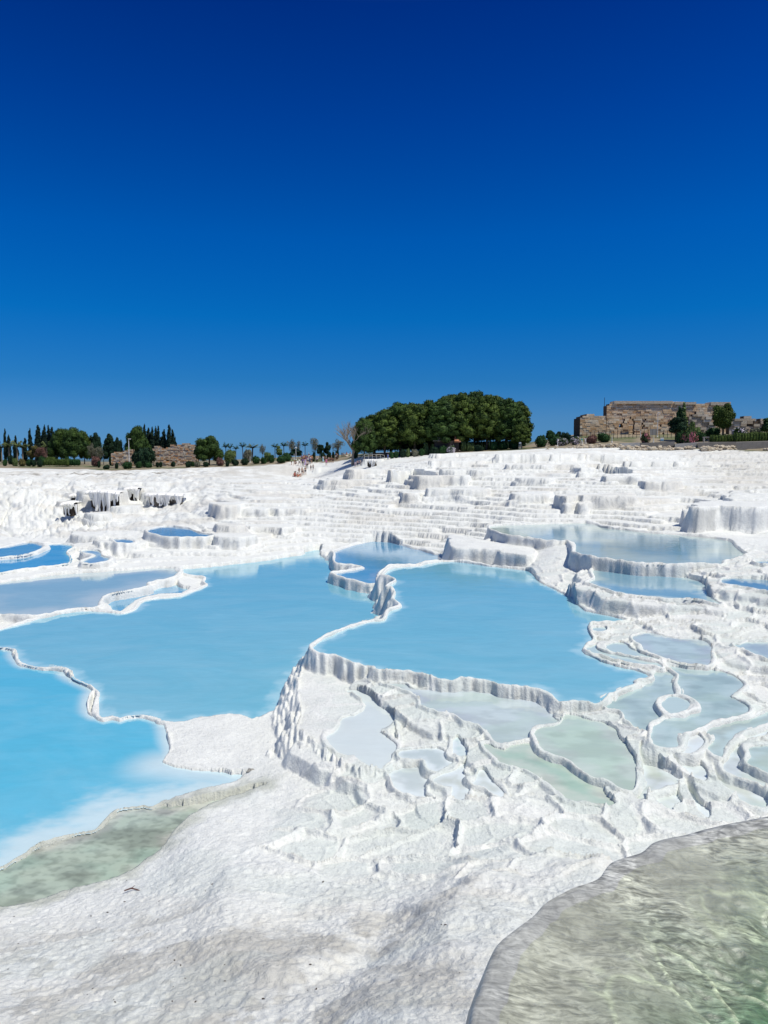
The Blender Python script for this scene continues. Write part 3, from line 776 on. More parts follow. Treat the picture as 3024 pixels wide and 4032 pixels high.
for k in range(1, NI + 1):
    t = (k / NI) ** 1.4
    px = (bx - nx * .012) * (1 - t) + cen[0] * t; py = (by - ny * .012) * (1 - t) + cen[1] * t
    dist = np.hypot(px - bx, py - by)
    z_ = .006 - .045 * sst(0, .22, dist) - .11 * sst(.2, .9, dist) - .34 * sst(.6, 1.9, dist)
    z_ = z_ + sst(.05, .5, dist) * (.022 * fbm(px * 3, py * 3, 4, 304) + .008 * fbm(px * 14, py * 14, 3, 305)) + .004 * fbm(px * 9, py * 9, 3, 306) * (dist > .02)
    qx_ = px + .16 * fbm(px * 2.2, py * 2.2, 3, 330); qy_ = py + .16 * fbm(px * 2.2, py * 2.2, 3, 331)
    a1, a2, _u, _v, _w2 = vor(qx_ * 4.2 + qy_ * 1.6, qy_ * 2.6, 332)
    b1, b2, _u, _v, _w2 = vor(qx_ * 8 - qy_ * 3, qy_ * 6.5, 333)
    caustic = np.exp(-((a2 - a1) / .05) ** 2) * sst(-.8, .1, noise(px * 1.7, py * 1.7, 334)) + .55 * np.exp(-((b2 - b1) / .10) ** 2) * sst(-.1, .4, noise(px * 1.3, py * 1.3, 335))  # network of refracted light, modelled as low ridges and tinted pale below
    CAUSTIC.append(caustic * sst(.12, .5, dist))
    z_ = z_ + .010 * caustic * sst(.2, .6, dist)
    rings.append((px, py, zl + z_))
bv = np.stack([np.stack(r, -1) for r in rings])                     # rings x NS x 3
nrg = bv.shape[0]
bvc = np.concatenate([bv, bv[:, :1]], 1)
dst = np.hypot(bvc[..., 0] - np.append(bx, bx[0])[None], bvc[..., 1] - np.append(by, by[0])[None])
inner = (np.arange(nrg) >= 12)[:, None]
tt = sst(.16, .92, dst + .15 * fbm(bvc[..., 0] * 1.5, bvc[..., 1] * 1.5, 3, 310)) * inner
bc = np.array((.37, .372, .345)) * (1 - tt[..., None]) + np.array((.06, .15, .075)) * tt[..., None]
mot = sst(-.1, .4, fbm(bvc[..., 0] * 6, bvc[..., 1] * 4.5, 4, 311)) * sst(.25, .9, dst) * inner
bc = bc * (1 - .5 * mot[..., None]) + np.array((.115, .13, .095)) * .5 * mot[..., None]
vn = np.zeros(dst.shape); vn[12:, :-1] = np.stack(CAUSTIC); vn[:, -1] = vn[:, 0]
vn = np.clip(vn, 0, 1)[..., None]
bc = bc * (1 - .75 * vn) + (np.array((.66, .72, .56))) * .75 * vn  # paints the caustic light lines into the floor colour
outw = (1 - inner) * sst(-.02, -.22, -(zl - bvc[..., 2]) + 0 * dst)
ow = ((1 - inner) * sst(.03, .25, zl - bvc[..., 2]))[..., None]
og = sst(-.2, .3, fbm(np.append(ss, ss[0])[None] * 1.5 + 0 * dst, bvc[..., 2] * 3, 3, 312))[..., None]
bc = bc * (1 - ow) + (np.array((.33, .37, .33)) * (1 - og) + np.array((.17, .22, .19)) * og) * ow
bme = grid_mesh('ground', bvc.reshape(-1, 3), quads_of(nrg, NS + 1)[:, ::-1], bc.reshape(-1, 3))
bm_, bnt, bb = mat_new('wet_travertine')
g_ = nd(bnt, 'NewGeometry'); a_ = nd(bnt, 'Attribute'); a_.attribute_name = 'tint'
w1 = noise_n(bnt, g_.outputs['Position'], 14, 6, .65, .8)
w0 = noise_n(bnt, g_.outputs['Position'], 3.2, 5, .6, .6)
cc = mixc(bnt, 1., a_.outputs['Color'], ramp(bnt, w1, [(.3, .72), (.65, 1.12)]), 'MULTIPLY')
cc = mixc(bnt, 1., cc, ramp(bnt, w0, [(.3, .8), (.65, 1.1)]), 'MULTIPLY')
for rz_, sc_, a_lo, a_hi in ((.6, (9, 34, 9), .55, 1.5), (-.5, (13, 46, 9), .75, 1.25)):  # bright and dark dashes of rippled light painted into the floor colour
    mpp = nd(bnt, 'Mapping'); mpp.inputs['Scale'].default_value = sc_; mpp.inputs['Rotation'].default_value = (0, 0, rz_)
    bnt.links.new(g_.outputs['Position'], mpp.inputs[0])
    ws = noise_n(bnt, mpp.outputs[0], 1.0, 3, .6, 1.6)
    cc = mixc(bnt, ramp(bnt, noise_n(bnt, g_.outputs['Position'], 2.1 + rz_, 2, .5), [(.42, 0.), (.58, 1.)]), cc, mixc(bnt, 1., cc, ramp(bnt, ws, [(.38, a_lo), (.62, a_hi)]), 'MULTIPLY'))
bnt.links.new(cc, bb.inputs['Base Color'])
bb.inputs['Roughness'].default_value = .38
bu = nd(bnt, 'Bump', Strength=.35, Distance=.02); bnt.links.new(w1, bu.inputs['Height']); bnt.links.new(bu.outputs[0], bb.inputs['Normal'])
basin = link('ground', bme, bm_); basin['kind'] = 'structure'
# water sheet of the basin, its ripples are real
wr = []
NW = 170
for k in range(NW + 1):
    t = (k / NW) ** 1.15
    px = (bx - nx * .035) * (1 - t) + cen[0] * t; py = (by - ny * .035) * (1 - t) + cen[1] * t
    fade = sst(0, .25, np.hypot(px - bx, py - by))
    qx = px + .12 * noise(px * 1.3, py * 1.3, 320); qy = py + .12 * noise(px * 1.3, py * 1.3, 321)
    rz = 0.0030 * noise(qx * 9 + qy * 3, qy * 16, 322) + .0019 * noise(qx * 26, qy * 13 + qx * 9, 323) * sst(-.1, .4, noise(px * .9, py * .9, 324)) + .0010 * noise(qx * 38, qy * 38, 325)
    wr.append(np.stack([px, py, zl - .006 + rz * fade + 0 * px], -1))
wv = np.stack(wr); wv = np.concatenate([wv, wv[:, :1]], 1)
wme = grid_mesh('pool_water', wv.reshape(-1, 3), quads_of(NW + 1, NS + 1)[:, ::-1])
wmat = bpy.data.materials.new('clear_water'); wmat.use_nodes = True
nt = wmat.node_tree; nt.nodes.clear()
out = nd(nt, 'OutputMaterial'); mx = nd(nt, 'MixShader'); gl = nd(nt, 'BsdfGlossy', Roughness=.02); tr = nd(nt, 'BsdfTransparent'); fr = nd(nt, 'Fresnel', IOR=1.33)
tr.inputs[0].default_value = (.965, .985, .97, 1)
g_ = nd(nt, 'NewGeometry')
w1 = noise_n(nt, g_.outputs['Position'], 26, 3, .55, 1.2)
bu = nd(nt, 'Bump', Strength=.55, Distance=.010); nt.links.new(w1, bu.inputs['Height'])
for n_ in (gl, fr): nt.links.new(bu.outputs[0], n_.inputs['Normal'])
nt.links.new(fr.outputs[0], mx.inputs[0]); nt.links.new(tr.outputs[0], mx.inputs[1]); nt.links.new(gl.outputs[0], mx.inputs[2]); nt.links.new(mx.outputs[0], out.inputs[0])
bw = link('pool_water', wme, wmat); bw['kind'] = 'structure'

# ------------------------------------------------------------------ placing things
def hit(x, y, d0=30., d1=300.):
    """where the sight line through a survey pixel meets the built ground"""
    a, b, c = ray(x, y)
    d = d0
    while d < d1:
        if EYE + c / b * d <= ground_z(a / b * d, d): return a / b * d, d
        d *= 1.004
    return a / b * d1, d1

def at(t, px, d):
    x, y = src(t, (px, 0))
    a, b, c = ray(x, 1800)
    return a / b * d

def zt(t, px, py, d):
    x, y = src(t, (px, py))
    return EYE - hd(x, y, d)

def simple_mat(name, col, rough=.8, var=.25, scale=1.5, bump=0., spec=.2, rnd=0.):
    m, nt, b = mat_new(name)
    tc = nd(nt, 'TexCoord')
    n = noise_n(nt, tc.outputs['Object'], scale, 4, .6)
    c = mixc(nt, n, [v * (1 - var) for v in col], [min(1, v * (1 + var)) for v in col])
    if rnd:
        oi = nd(nt, 'ObjectInfo')
        c = mixc(nt, 1., c, ramp(nt, oi.outputs['Random'], [(0, (1 - rnd, 1 - rnd * .7, 1 - rnd)), (1, (1 + rnd, 1 + rnd * .8, 1 + rnd * .4))]), 'MULTIPLY')
    nt.links.new(c, b.inputs['Base Color'])
    b.inputs['Roughness'].default_value = rough
    b.inputs['Specular IOR Level'].default_value = spec
    if bump:
        bu = nd(nt, 'Bump', Strength=bump, Distance=.05); nt.links.new(n, bu.inputs['Height']); nt.links.new(bu.outputs[0], b.inputs['Normal'])
    return m

def leaf_mat(name, c1, c2, scale=.7, flower=None, fthr=.6):
    m, nt, b = mat_new(name)
    tc = nd(nt, 'TexCoord')
    n = noise_n(nt, tc.outputs['Object'], scale, 5, .7)
    g = nd(nt, 'NewGeometry')
    c = mixc(nt, ramp(nt, n, [(.35, 0.), (.65, 1.)]), c1, c2)
    c = mixc(nt, 1., c, ramp(nt, g.outputs['Random Per Island'], [(0, .65), (1, 1.35)]), 'MULTIPLY')
    if flower:
        n2 = noise_n(nt, tc.outputs['Object'], 1.6, 3, .6)
        f = math_n(nt, 'MULTIPLY', ramp(nt, n2, [(fthr - .04, 0.), (fthr, 1.)]), ramp(nt, g.outputs['Random Per Island'], [(.4, 0.), (.45, 1.)]))
        c = mixc(nt, f, c, flower)
    nt.links.new(c, b.inputs['Base Color'])
    b.inputs['Roughness'].default_value = .7
    b.inputs['Specular IOR Level'].default_value = .15
    b.inputs['Subsurface Weight'].default_value = 0
    return m

M = dict(
 pine=leaf_mat('pine_foliage', (.014, .036, .009), (.105, .15, .028), .35),
 pine2=leaf_mat('pine_foliage_green', (.012, .034, .01), (.07, .12, .025), .4),
 cyp=leaf_mat('cypress_foliage', (.008, .02, .014), (.02, .042, .024), .6),
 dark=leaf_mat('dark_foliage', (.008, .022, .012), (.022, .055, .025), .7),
 bush=leaf_mat('bush_foliage', (.012, .04, .012), (.04, .10, .03), .9),
 hedge=leaf_mat('hedge_foliage', (.03, .06, .012), (.10, .14, .03), .8),
 yel=leaf_mat('olive_brown_foliage', (.08, .075, .025), (.16, .14, .05), .7),
 grey=leaf_mat('grey_foliage', (.12, .125, .09), (.20, .20, .14), .8),
 lite=leaf_mat('light_foliage', (.07, .12, .035), (.15, .20, .07), .8),
 red=leaf_mat('reddish_foliage', (.12, .06, .05), (.20, .11, .09), .8),
 pink=leaf_mat('oleander_foliage', (.03, .06, .02), (.07, .11, .035), .8, (.62, .22, .25), .50),
 wflow=leaf_mat('white_flower_foliage', (.03, .06, .02), (.07, .11, .035), .8, (.7, .62, .68), .48),
 palm=leaf_mat('palm_fronds', (.06, .09, .03), (.16, .19, .07), .8),
 palmd=leaf_mat('dark_palm_fronds', (.015, .05, .03), (.04, .09, .05), .8),
 bark=simple_mat('bark', (.10, .075, .055), .9, .4, 3, .5),
 lbark=simple_mat('pale_bark', (.26, .22, .17), .9, .3, 3, .5),
)

def quads_mesh(name, V, mats, per=4, matidx=None):
    n = len(V) // per
    me = grid_mesh(name, V, np.arange(n * 4).reshape(n, 4), None, False)
    return me

def leaf_cloud(name, lobes, n, size, seed, core=True, flat=.0):
    rg = np.random.default_rng(seed)
    L = np.array(lobes, float)
    wgt = (L[:, 3] * L[:, 4] + L[:, 3] * L[:, 5]); wgt /= wgt.sum()
    k = rg.choice(len(L), n, p=wgt)
    d = rg.normal(size=(n, 3)); d /= np.linalg.norm(d, axis=1)[:, None]
    r = rg.uniform(.78, 1.08, n) ** 1.0
    c = L[k, :3] + d * L[k, 3:6] * r[:, None]
    nn = d + rg.normal(size=(n, 3)) * .55; nn /= np.linalg.norm(nn, axis=1)[:, None]
    a = np.cross(nn, rg.normal(size=(n, 3))); a /= np.linalg.norm(a, axis=1)[:, None]
    b = np.cross(nn, a)
    s = size * rg.uniform(.6, 1.3, n)[:, None]
    V = np.stack([c + a * s, c + b * s * .7, c - a * s, c - b * s * .7], 1).reshape(-1, 3)
    if core:
        cs = []
        for l in L:
            q = []
            for i in range(6):
                for j in range(8):
                    for (u, v) in ((i, j), (i, j + 1), (i + 1, j + 1), (i + 1, j)):
                        p, t = math.pi * u / 6, 2 * math.pi * v / 8
                        q.append((l[0] + l[3] * .8 * math.sin(p) * math.cos(t), l[1] + l[4] * .8 * math.sin(p) * math.sin(t), l[2] + l[5] * .8 * math.cos(p)))
            cs += q
        V = np.vstack([V, np.array(cs)])
    return quads_mesh(name, V, None)

def tube(pts, rads, n=7):
    """quads along a bent, tapering tube"""
    rings = []
    pts = [Vector(p) for p in pts]
    for i, p in enumerate(pts):
        t = (pts[min(i + 1, len(pts) - 1)] - pts[max(i - 1, 0)]).normalized()
        u = t.cross(Vector((0.3, 1, 0.1))).normalized(); v = t.cross(u)
        rings.append([p + (u * math.cos(a) + v * math.sin(a)) * rads[i] for a in [2 * math.pi * k / n for k in range(n)]])
    q = []
    for i in range(len(rings) - 1):
        for k in range(n):
            q += [rings[i][k], rings[i][(k + 1) % n], rings[i + 1][(k + 1) % n], rings[i + 1][k]]
    e = pts[-1]
    for k in range(0, n - 1):
        q += [rings[-1][k], rings[-1][k + 1], e, e]
    return [tuple(p) for p in q]

def box(x0, x1, y0, y1, z0, z1):
    p = [(x0, y0, z0), (x1, y0, z0), (x1, y1, z0), (x0, y1, z0), (x0, y0, z1), (x1, y0, z1), (x1, y1, z1), (x0, y1, z1)]
    q = []
    for f in ((0, 3, 2, 1), (4, 5, 6, 7), (0, 1, 5, 4), (1, 2, 6, 5), (2, 3, 7, 6), (3, 0, 4, 7)): q += [p[i] for i in f]
    return q

def qmesh(name, q):
    q = np.array([tuple(v) for v in q], float)
    me = quads_mesh(name, q, None)
    me.validate()
    return me

def dome_lobes(rg, R, H, n, lr, z0):
    """lobes spread over an umbrella-like crown"""
    L = [(0, 0, z0 + H * .40, R * .72, R * .72, H * .38)]
    for i in range(n):
        a = i * 2.39996 + rg.uniform(-.3, .3); r = math.sqrt((i + .5) / n)
        zz = z0 + H * (1 - .75 * r ** 2.4) - lr * .5 + rg.uniform(-.5, .45) * lr
        s = lr * rg.uniform(.55, 1.3)
        L.append((math.cos(a) * r * (R - lr * .6), math.sin(a) * r * (R - lr * .6), zz, s * 1.1, s * 1.1, s * .95))
    for i in range(n // 2):
        a = rg.uniform(0, 6.28); s = lr * rg.uniform(.6, 1.0); r = rg.uniform(.55, .95)
        L.append((math.cos(a) * r * (R - s * .5), math.sin(a) * r * (R - s * .5), z0 + H * rg.uniform(.05, .45), s * 1.1, s * 1.1, s * .8))
    return L

# unit trees: height 1, scaled when placed
def make_pine(seed, round_=False):
    rg = random.Random(seed)
    if round_: L = dome_lobes(rg, 5.2, 7.0, 26, 1.35, 1.9)
    else: L = dome_lobes(rg, 4.2, 9.9, 58, 1.0, 2.3)
    cr = leaf_cloud('crown', L, 12000, .20, seed)
    b = [(0, 0, -.5), (.15, 0, 2), (rg.uniform(-.4, .4), .1, 4.5), (rg.uniform(-.6, .6), 0, 8)]
    q = tube(b, [.30, .24, .2, .08])
    for k in range(5):
        a = rg.uniform(0, 6.28); z = rg.uniform(3.2, 5.5) if not round_ else rg.uniform(1.5, 3)
        q += tube([(0.1, 0, z), (math.cos(a) * 1.2, math.sin(a) * 1.2, z + 1.2), (math.cos(a) * 2.6, math.sin(a) * 2.6, z + 2.8)], [.14, .1, .04], 5)
    return cr, qmesh('trunk', q)
PINE = [make_pine(s) for s in (1, 2, 3)]
RPINE = [make_pine(s, True) for s in (11, 12)]

def make_cypress(seed):
    rg = random.Random(seed)
    L = []
    for i in range(16):
        z = .8 + i * .58
        r = .95 * math.sin(min(1, (z + .6) / 4) * math.pi / 2) * (1 - (z / 10.4) ** 2.2) + .12
        L.append((rg.uniform(-.2, .2), rg.uniform(-.2, .2), z, r * rg.uniform(.85, 1.1), r, .75))
    L.append((rg.uniform(-.5, .5), 0, rg.uniform(6.5, 8), .3, .3, 1.1)); L.append((rg.uniform(-.6, .6), 0, rg.uniform(5, 7), .35, .35, 1.2))
    return leaf_cloud('crown', L, 3000, .17, seed), qmesh('trunk', tube([(0, 0, -.5), (0, 0, 1.2), (0, 0, 3)], [.2, .16, .1]))
CYP = [make_cypress(s) for s in (21, 22, 23)]

def make_bush(seed, n=1600):
    rg = random.Random(seed)
    L = [(0, 0, .42, .8, .8, .45)]
    for i in range(11):
        a = rg.uniform(0, 6.28); r = rg.uniform(.2, .75)
        L.append((math.cos(a) * r, math.sin(a) * r, rg.uniform(.25, .85) * (1 - .3 * r), rg.uniform(.22, .36), rg.uniform(.22, .36), rg.uniform(.2, .3)))
    return leaf_cloud('foliage', L, n, .075, seed)
BUSH = [make_bush(s) for s in (31, 32, 33, 34)]

def make_small_tree(seed, sparse=False, R=1.9, n=3000, core=True):
    rg = random.Random(seed)
    L = []
    for i in range(13):
        a = rg.uniform(0, 6.28); r = rg.uniform(.1, 1) * R * .75
        L.append((math.cos(a) * r, math.sin(a) * r, 2.8 + rg.uniform(-1.2, 1.5) * (1 - r / R * .5), rg.uniform(.5, 1.0), rg.uniform(.5, 1.0), rg.uniform(.4, .75)))
    cr = leaf_cloud('crown', L, n, .10 if sparse else .13, seed, core and not sparse)
    q = tube([(0, 0, -.4), (.08, 0, 1.2), (.02, 0, 2.2)], [.13, .10, .08])
    for l in L[:8]: q += tube([(.02, 0, 1.6), (l[0] * .5, l[1] * .5, 2.4), (l[0], l[1], l[2])], [.07, .05, .02], 5)
    return cr, qmesh('trunk', q)
STREE = [make_small_tree(s) for s in (41, 42, 43)]
SPARSE = [make_small_tree(s, True, 1.9, 1800) for s in (51, 52)]

def make_palm(seed, nf=22, hh=3.2):
    rg = random.Random(seed)
    q = []
    for i in range(nf):
        a = i * 2.4 + rg.uniform(-.2, .2); up = rg.uniform(.15, 1.35); Lf = rg.uniform(1.5, 2.0)
        ca, sa = math.cos(a), math.sin(a)
        prev = None
        for k in range(9):
            t = k / 8
            r = Lf * t * math.cos(up * .8); z = hh + Lf * t * math.sin(up) - .55 * t * t * Lf * .55
            c = Vector((ca * r, sa * r, z))
            if prev is not None:
                for s in (-1, 1):
                    for e in range(2):
                        b0 = prev.lerp(c, e * .5)
                        w = .42 * math.sin(math.pi * min(.95, max(.12, t))) + .06
                        tip = b0 + Vector((-sa * s * w + ca * .18, ca * s * w + sa * .18, -.16))
                        dv = Vector((ca, sa, 0)) * .07
                        q += [b0 - dv, b0 + dv, tip, tip]
            prev = c
    cr = qmesh('crown', q)
    return cr, qmesh('trunk', tube([(0, 0, -.4), (.05, 0, hh * .5), (0, 0, hh)], [.17, .14, .16]))
PALM = [make_palm(61), make_palm(62)]

def make_bare(seed):
    rg = random.Random(seed)
    q = tube([(0, 0, -.5), (0, 0, 1), (.1, 0, 2)], [.22, .18, .13])
    def br(p, d, l, r, k):
        nonlocal q
        e = p + d * l
        q += tube([p, (p + e) / 2 + Vector((rg.uniform(-.1, .1), 0, .05)) * l, e], [r, r * .75, r * .5], 4)
        if k:
            for j in range(4 if k > 1 else 5):
                dd = (d + Vector((rg.uniform(-.75, .75), rg.uniform(-.75, .75), rg.uniform(-.1, .6)))).normalized()
                br(p.lerp(e, rg.uniform(.45, 1)), dd, l * rg.uniform(.55, .8), r * .5, k - 1)
    for j in range(7):
        a = j * .9
        br(Vector((0, 0, rg.uniform(.8, 2.2))), Vector((math.cos(a) * .8, math.sin(a) * .8, rg.uniform(.6, 1.4))).normalized(), 2.0, .09, 3)
    return qmesh('trunk', q)
BARE = make_bare(71)

def place(name, label, cat, group, parts, loc, sc, rz=0.):
    """parts: [(part name, mesh, material)]"""
    e = empty(name, loc, rz, sc)
    tag(e, label, cat, group)
    for pn, me, mt in parts:
        if not me.materials: me.materials.append(mt)
        o = bpy.data.objects.new(pn, me)
        COL.objects.link(o)
        o.parent = e
        o.material_slots[0].link = 'OBJECT'
        o.material_slots[0].material = mt
    return e

_k = [0]
def tree(kind, t, px, top, width, d, mat, name, label, cat='tree', group=None, foot=None, bark='bark'):
    """width in survey pixels of that zoom; the crown's top reaches `top`"""
    _k[0] += 1
    k = _k[0]
    S = TR[t][2] / F * d
    x = at(t, px, d)
    z0 = ground_z(x, d)
    H = zt(t, px, top, d) - z0
    W = width * S
    lib, h0, w0 = {'pine': (PINE, 12.3, 8.2), 'round': (RPINE, 9.0, 10.4), 'cypress': (CYP, 10.5, 2.2), 'small': (STREE, 4.9, 3.9), 'sparse': (SPARSE, 4.9, 3.9), 'palm': (PALM, 4.1, 3.2)}[kind]
    cr, tk = lib[k % len(lib)]
    H = max(H, .8)
    return place(name, label, cat, group, [('crown', cr, M[mat]), ('trunk', tk, M[bark])], (x, d, z0), (W / w0, W / w0, H / h0), k * 1.7)

def bush(t, px, top, width, d, mat, label, name='round_bush', cat='bush', group=None, depth=1.0):
    _k[0] += 1
    S = TR[t][2] / F * d
    x = at(t, px, d); z0 = ground_z(x, d)
    H = max(zt(t, px, top, d) - z0, .35); W = width * S
    me = BUSH[_k[0] % 4]
    o = bpy.data.objects.new(name, me)
    if not me.materials: me.materials.append(M[mat])
    COL.objects.link(o)
    o.material_slots[0].link = 'OBJECT'; o.material_slots[0].material = M[mat]
    o.location = (x, d, z0 - .05); o.scale = (W / 2.0, W / 2.0 * depth, H / .98); o.rotation_euler = (0, 0, _k[0] * 1.3 if depth == 1.0 else 0)
    tag(o, label, cat, group)
    return o
# ------------------------------------------------------------------ the pine grove behind the terraces
GP = [(175, 315, 150, 160, 'leftmost low pine of the grove with a lit yellow-green side'), (255, 285, 190, 167, 'dark low pine, second from the left end of the grove'), (340, 250, 200, 163, 'pine with dense drooping crown in the left part of the grove'),
      (465, 192, 220, 166, 'rounded pine where the left hump of the grove peaks'), (590, 190, 210, 162, 'pine beside the dip left of the grove centre'), (710, 178, 230, 168, 'pine rising just right of the dip in the grove'),
      (800, 165, 220, 161, 'pine above the small kiosk roof, left side'), (890, 120, 240, 167, 'tall pine above the kiosk roof in the grove'), (985, 118, 220, 163, 'tall pine left of the grove summit'),
      (1075, 102, 230, 168, 'tallest pine at the summit of the grove'), (1170, 124, 210, 162, 'pine right of the grove summit with narrow lit crown'), (1250, 142, 210, 167, 'bright green pine over the white gap in the grove'),
      (1335, 162, 220, 162, 'pine with open lower limbs near the right end of the grove'), (1415, 178, 190, 167, 'rightmost large pine of the grove with bulging crown'), (1455, 345, 110, 158, 'small low pine under the right end of the grove'),
      (540, 230, 260, 175, 'shaded pine in the back row, left half of the grove'), (1010, 170, 260, 177, 'shaded pine in the back row behind the grove summit'),
      (700, 200, 240, 179, 'shaded back pine visible in the dip left of centre'), (850, 160, 240, 181, 'shaded back pine behind the kiosk'), (1180, 160, 240, 180, 'shaded back pine right of the summit'), (1330, 190, 220, 178, 'shaded back pine at the right shoulder'), (390, 270, 220, 178, 'shaded back pine at the left shoulder'), (260, 330, 180, 176, 'shaded back pine at the low left end')]
for i, (px, top, w, d, lb) in enumerate(GP):
    tree('pine', 'r', px, top, w * 1.42, d, 'pine' if i % 3 else 'pine2', 'pine_tree', lb, 'pine tree', 'pines of the grove')
# bare tree at its left end
x = at('r', 80, 160); z0 = ground_z(x, 160); H = zt('r', 80, 330, 160) - z0
place('bare_tree', 'leafless grey tree leaning out at the left end of the pine grove', 'tree', None, [('trunk', BARE, M['lbark'])], (x, 160, z0), (H / 6.0,) * 3, .4)
# undergrowth in front of the grove
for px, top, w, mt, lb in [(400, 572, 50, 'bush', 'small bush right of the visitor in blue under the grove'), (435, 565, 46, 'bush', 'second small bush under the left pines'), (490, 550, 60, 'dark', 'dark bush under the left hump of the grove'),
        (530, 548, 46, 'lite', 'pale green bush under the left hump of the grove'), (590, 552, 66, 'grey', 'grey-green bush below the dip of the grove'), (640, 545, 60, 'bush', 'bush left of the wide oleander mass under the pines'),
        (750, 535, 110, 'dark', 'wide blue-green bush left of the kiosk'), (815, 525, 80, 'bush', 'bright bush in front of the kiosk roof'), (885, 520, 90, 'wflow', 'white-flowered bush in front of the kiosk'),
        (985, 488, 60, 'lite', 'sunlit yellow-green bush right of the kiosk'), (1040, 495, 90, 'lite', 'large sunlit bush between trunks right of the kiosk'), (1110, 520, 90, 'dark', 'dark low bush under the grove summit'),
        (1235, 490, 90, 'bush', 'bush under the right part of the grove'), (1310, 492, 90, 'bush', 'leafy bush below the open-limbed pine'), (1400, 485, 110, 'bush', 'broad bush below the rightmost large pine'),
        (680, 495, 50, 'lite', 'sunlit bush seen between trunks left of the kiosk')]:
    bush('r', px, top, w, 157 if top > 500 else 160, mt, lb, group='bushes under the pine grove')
# kiosk
kx = at('r', 848, 159); kz = ground_z(kx, 159); S_ = TR['r'][2] / F * 159
k = empty('kiosk', (kx, 159, kz)); tag(k, 'small dark kiosk with tiled gable roofs in the shade of the grove', 'kiosk')
zr = zt('r', 848, 488, 159) - kz; zp = zt('r', 820, 446, 159) - kz
wmk = simple_mat('kiosk_wood', (.05, .04, .035), .8, .3)
rmk = simple_mat('kiosk_tiles', (.32, .27, .20), .8, .4, 2)
rm2 = simple_mat('kiosk_terracotta', (.45, .20, .11), .8, .3, 2)
link('wall', qmesh('wall', box(-2.6, 2.6, 0, 2.4, -.3, max(zr, 1))), wmk, k)
q = []
for x0, x1 in ((-2.95, .55),):
    q += [(x0, -.5, zr), (x1, -.5, zr), (x1 - .9, 1.1, zp), (x0 + .9, 1.1, zp)] + [(x0, 2.7, zr), (x0 + .9, 1.1, zp), (x1 - .9, 1.1, zp), (x1, 2.7, zr)] + [(x0, -.5, zr), (x0 + .9, 1.1, zp), (x0 + .9, 1.1, zp), (x0, 2.7, zr)] + [(x1, -.5, zr), (x1, 2.7, zr), (x1 - .9, 1.1, zp), (x1 - .9, 1.1, zp)]
    q += box(x0, x1, -.5, 2.7, zr - .12, zr - .004)
link('roof', qmesh('roof', q), rmk, k)
q = [(1.6, -.4, zr), (2.95, -.4, zr - .15), (2.1, .9, zp - .15), (1.75, .9, zp - .15), (2.95, -.4, zr - .15), (2.95, 2.2, zr - .15), (2.1, .9, zp - .15), (2.1, .9, zp - .15)] + box(1.6, 2.95, -.4, 2.2, zr - .3, zr - .16)
link('roof', qmesh('roof', q), rm2, k)
link('counter', qmesh('counter', box(-2.0, 2.0, -.35, -.02, .8, .95)), wmk, k)
# railing left of the grove
metal = simple_mat('painted_metal', (.55, .55, .53), .5, .1)
dmetal = simple_mat('dark_metal', (.035, .035, .04), .5, .1)
def railing(t, x0, x1, d, h, n, mat, label, name='railing', cat='railing', rails=(1.0, .5), r=.035, d2=None):
    d2 = d2 or d
    X0, X1 = at(t, x0, d), at(t, x1, d2)
    z = ground_z((X0 + X1) / 2, (d + d2) / 2)
    e = empty(name, (X0, d, z)); tag(e, label, cat)
    pm = None
    gz = []
    for i in range(n):
        f = i / (n - 1)
        px, py = (X1 - X0) * f, (d2 - d) * f
        g = ground_z(X0 + px, d + py) - z
        gz.append((px, py, g))
        if pm is None: pm = qmesh('post', box(-r, r, -r, r, -.2, h)); pm.materials.append(mat)
        o = link('post', pm, None, e); o.location = (px, py, g)
    for hh in rails:
        q = []
        for a, b in zip(gz[:-1], gz[1:]): q += tube([(a[0], a[1], a[2] + h * hh - .03), (b[0], b[1], b[2] + h * hh - .03)], [r * .6, r * .6], 4)
        link('rail', qmesh('rail', q), mat, e)
    return e
railing('r', 110, 340, 156, 1.0, 8, metal, 'pale railing in front of the left end of the pine grove')
# trees right of the grove
for kd, px, top, w, d, mt, lb in [('small', 30, 350, 90, 168, 'bush', 'bushy green tree between the grove and the ruin, tallest of the row'), ('small', 90, 372, 70, 172, 'dark', 'dark small tree next to the bushy tree right of the grove')]:
    tree(kd, 's', px, top, w, d, mt, 'leafy_tree', lb, 'tree', 'trees between the grove and the ruin')
for px, top, w, mt, d, lb in [(-40, 400, 110, 'bush', 160, 'green bush just right of the last grove pine'), (60, 385, 120, 'bush', 160, 'wide green bush left of the two strolling visitors'), (145, 378, 110, 'dark', 163, 'dark bush behind the two strolling visitors'),
        (120, 415, 110, 'wflow', 158, 'white-speckled oleander left of the visitor in teal'), (215, 410, 90, 'wflow', 158, 'speckled oleander close behind the visitor in teal'), (340, 400, 90, 'red', 158, 'brown-leaved bush right of the visitor in white'),
        (430, 383, 115, 'bush', 160, 'round green bush before the left foot of the big ruin')]:
    bush('s', px, top, w, d, mt, lb, group='bushes along the path below the ruin')

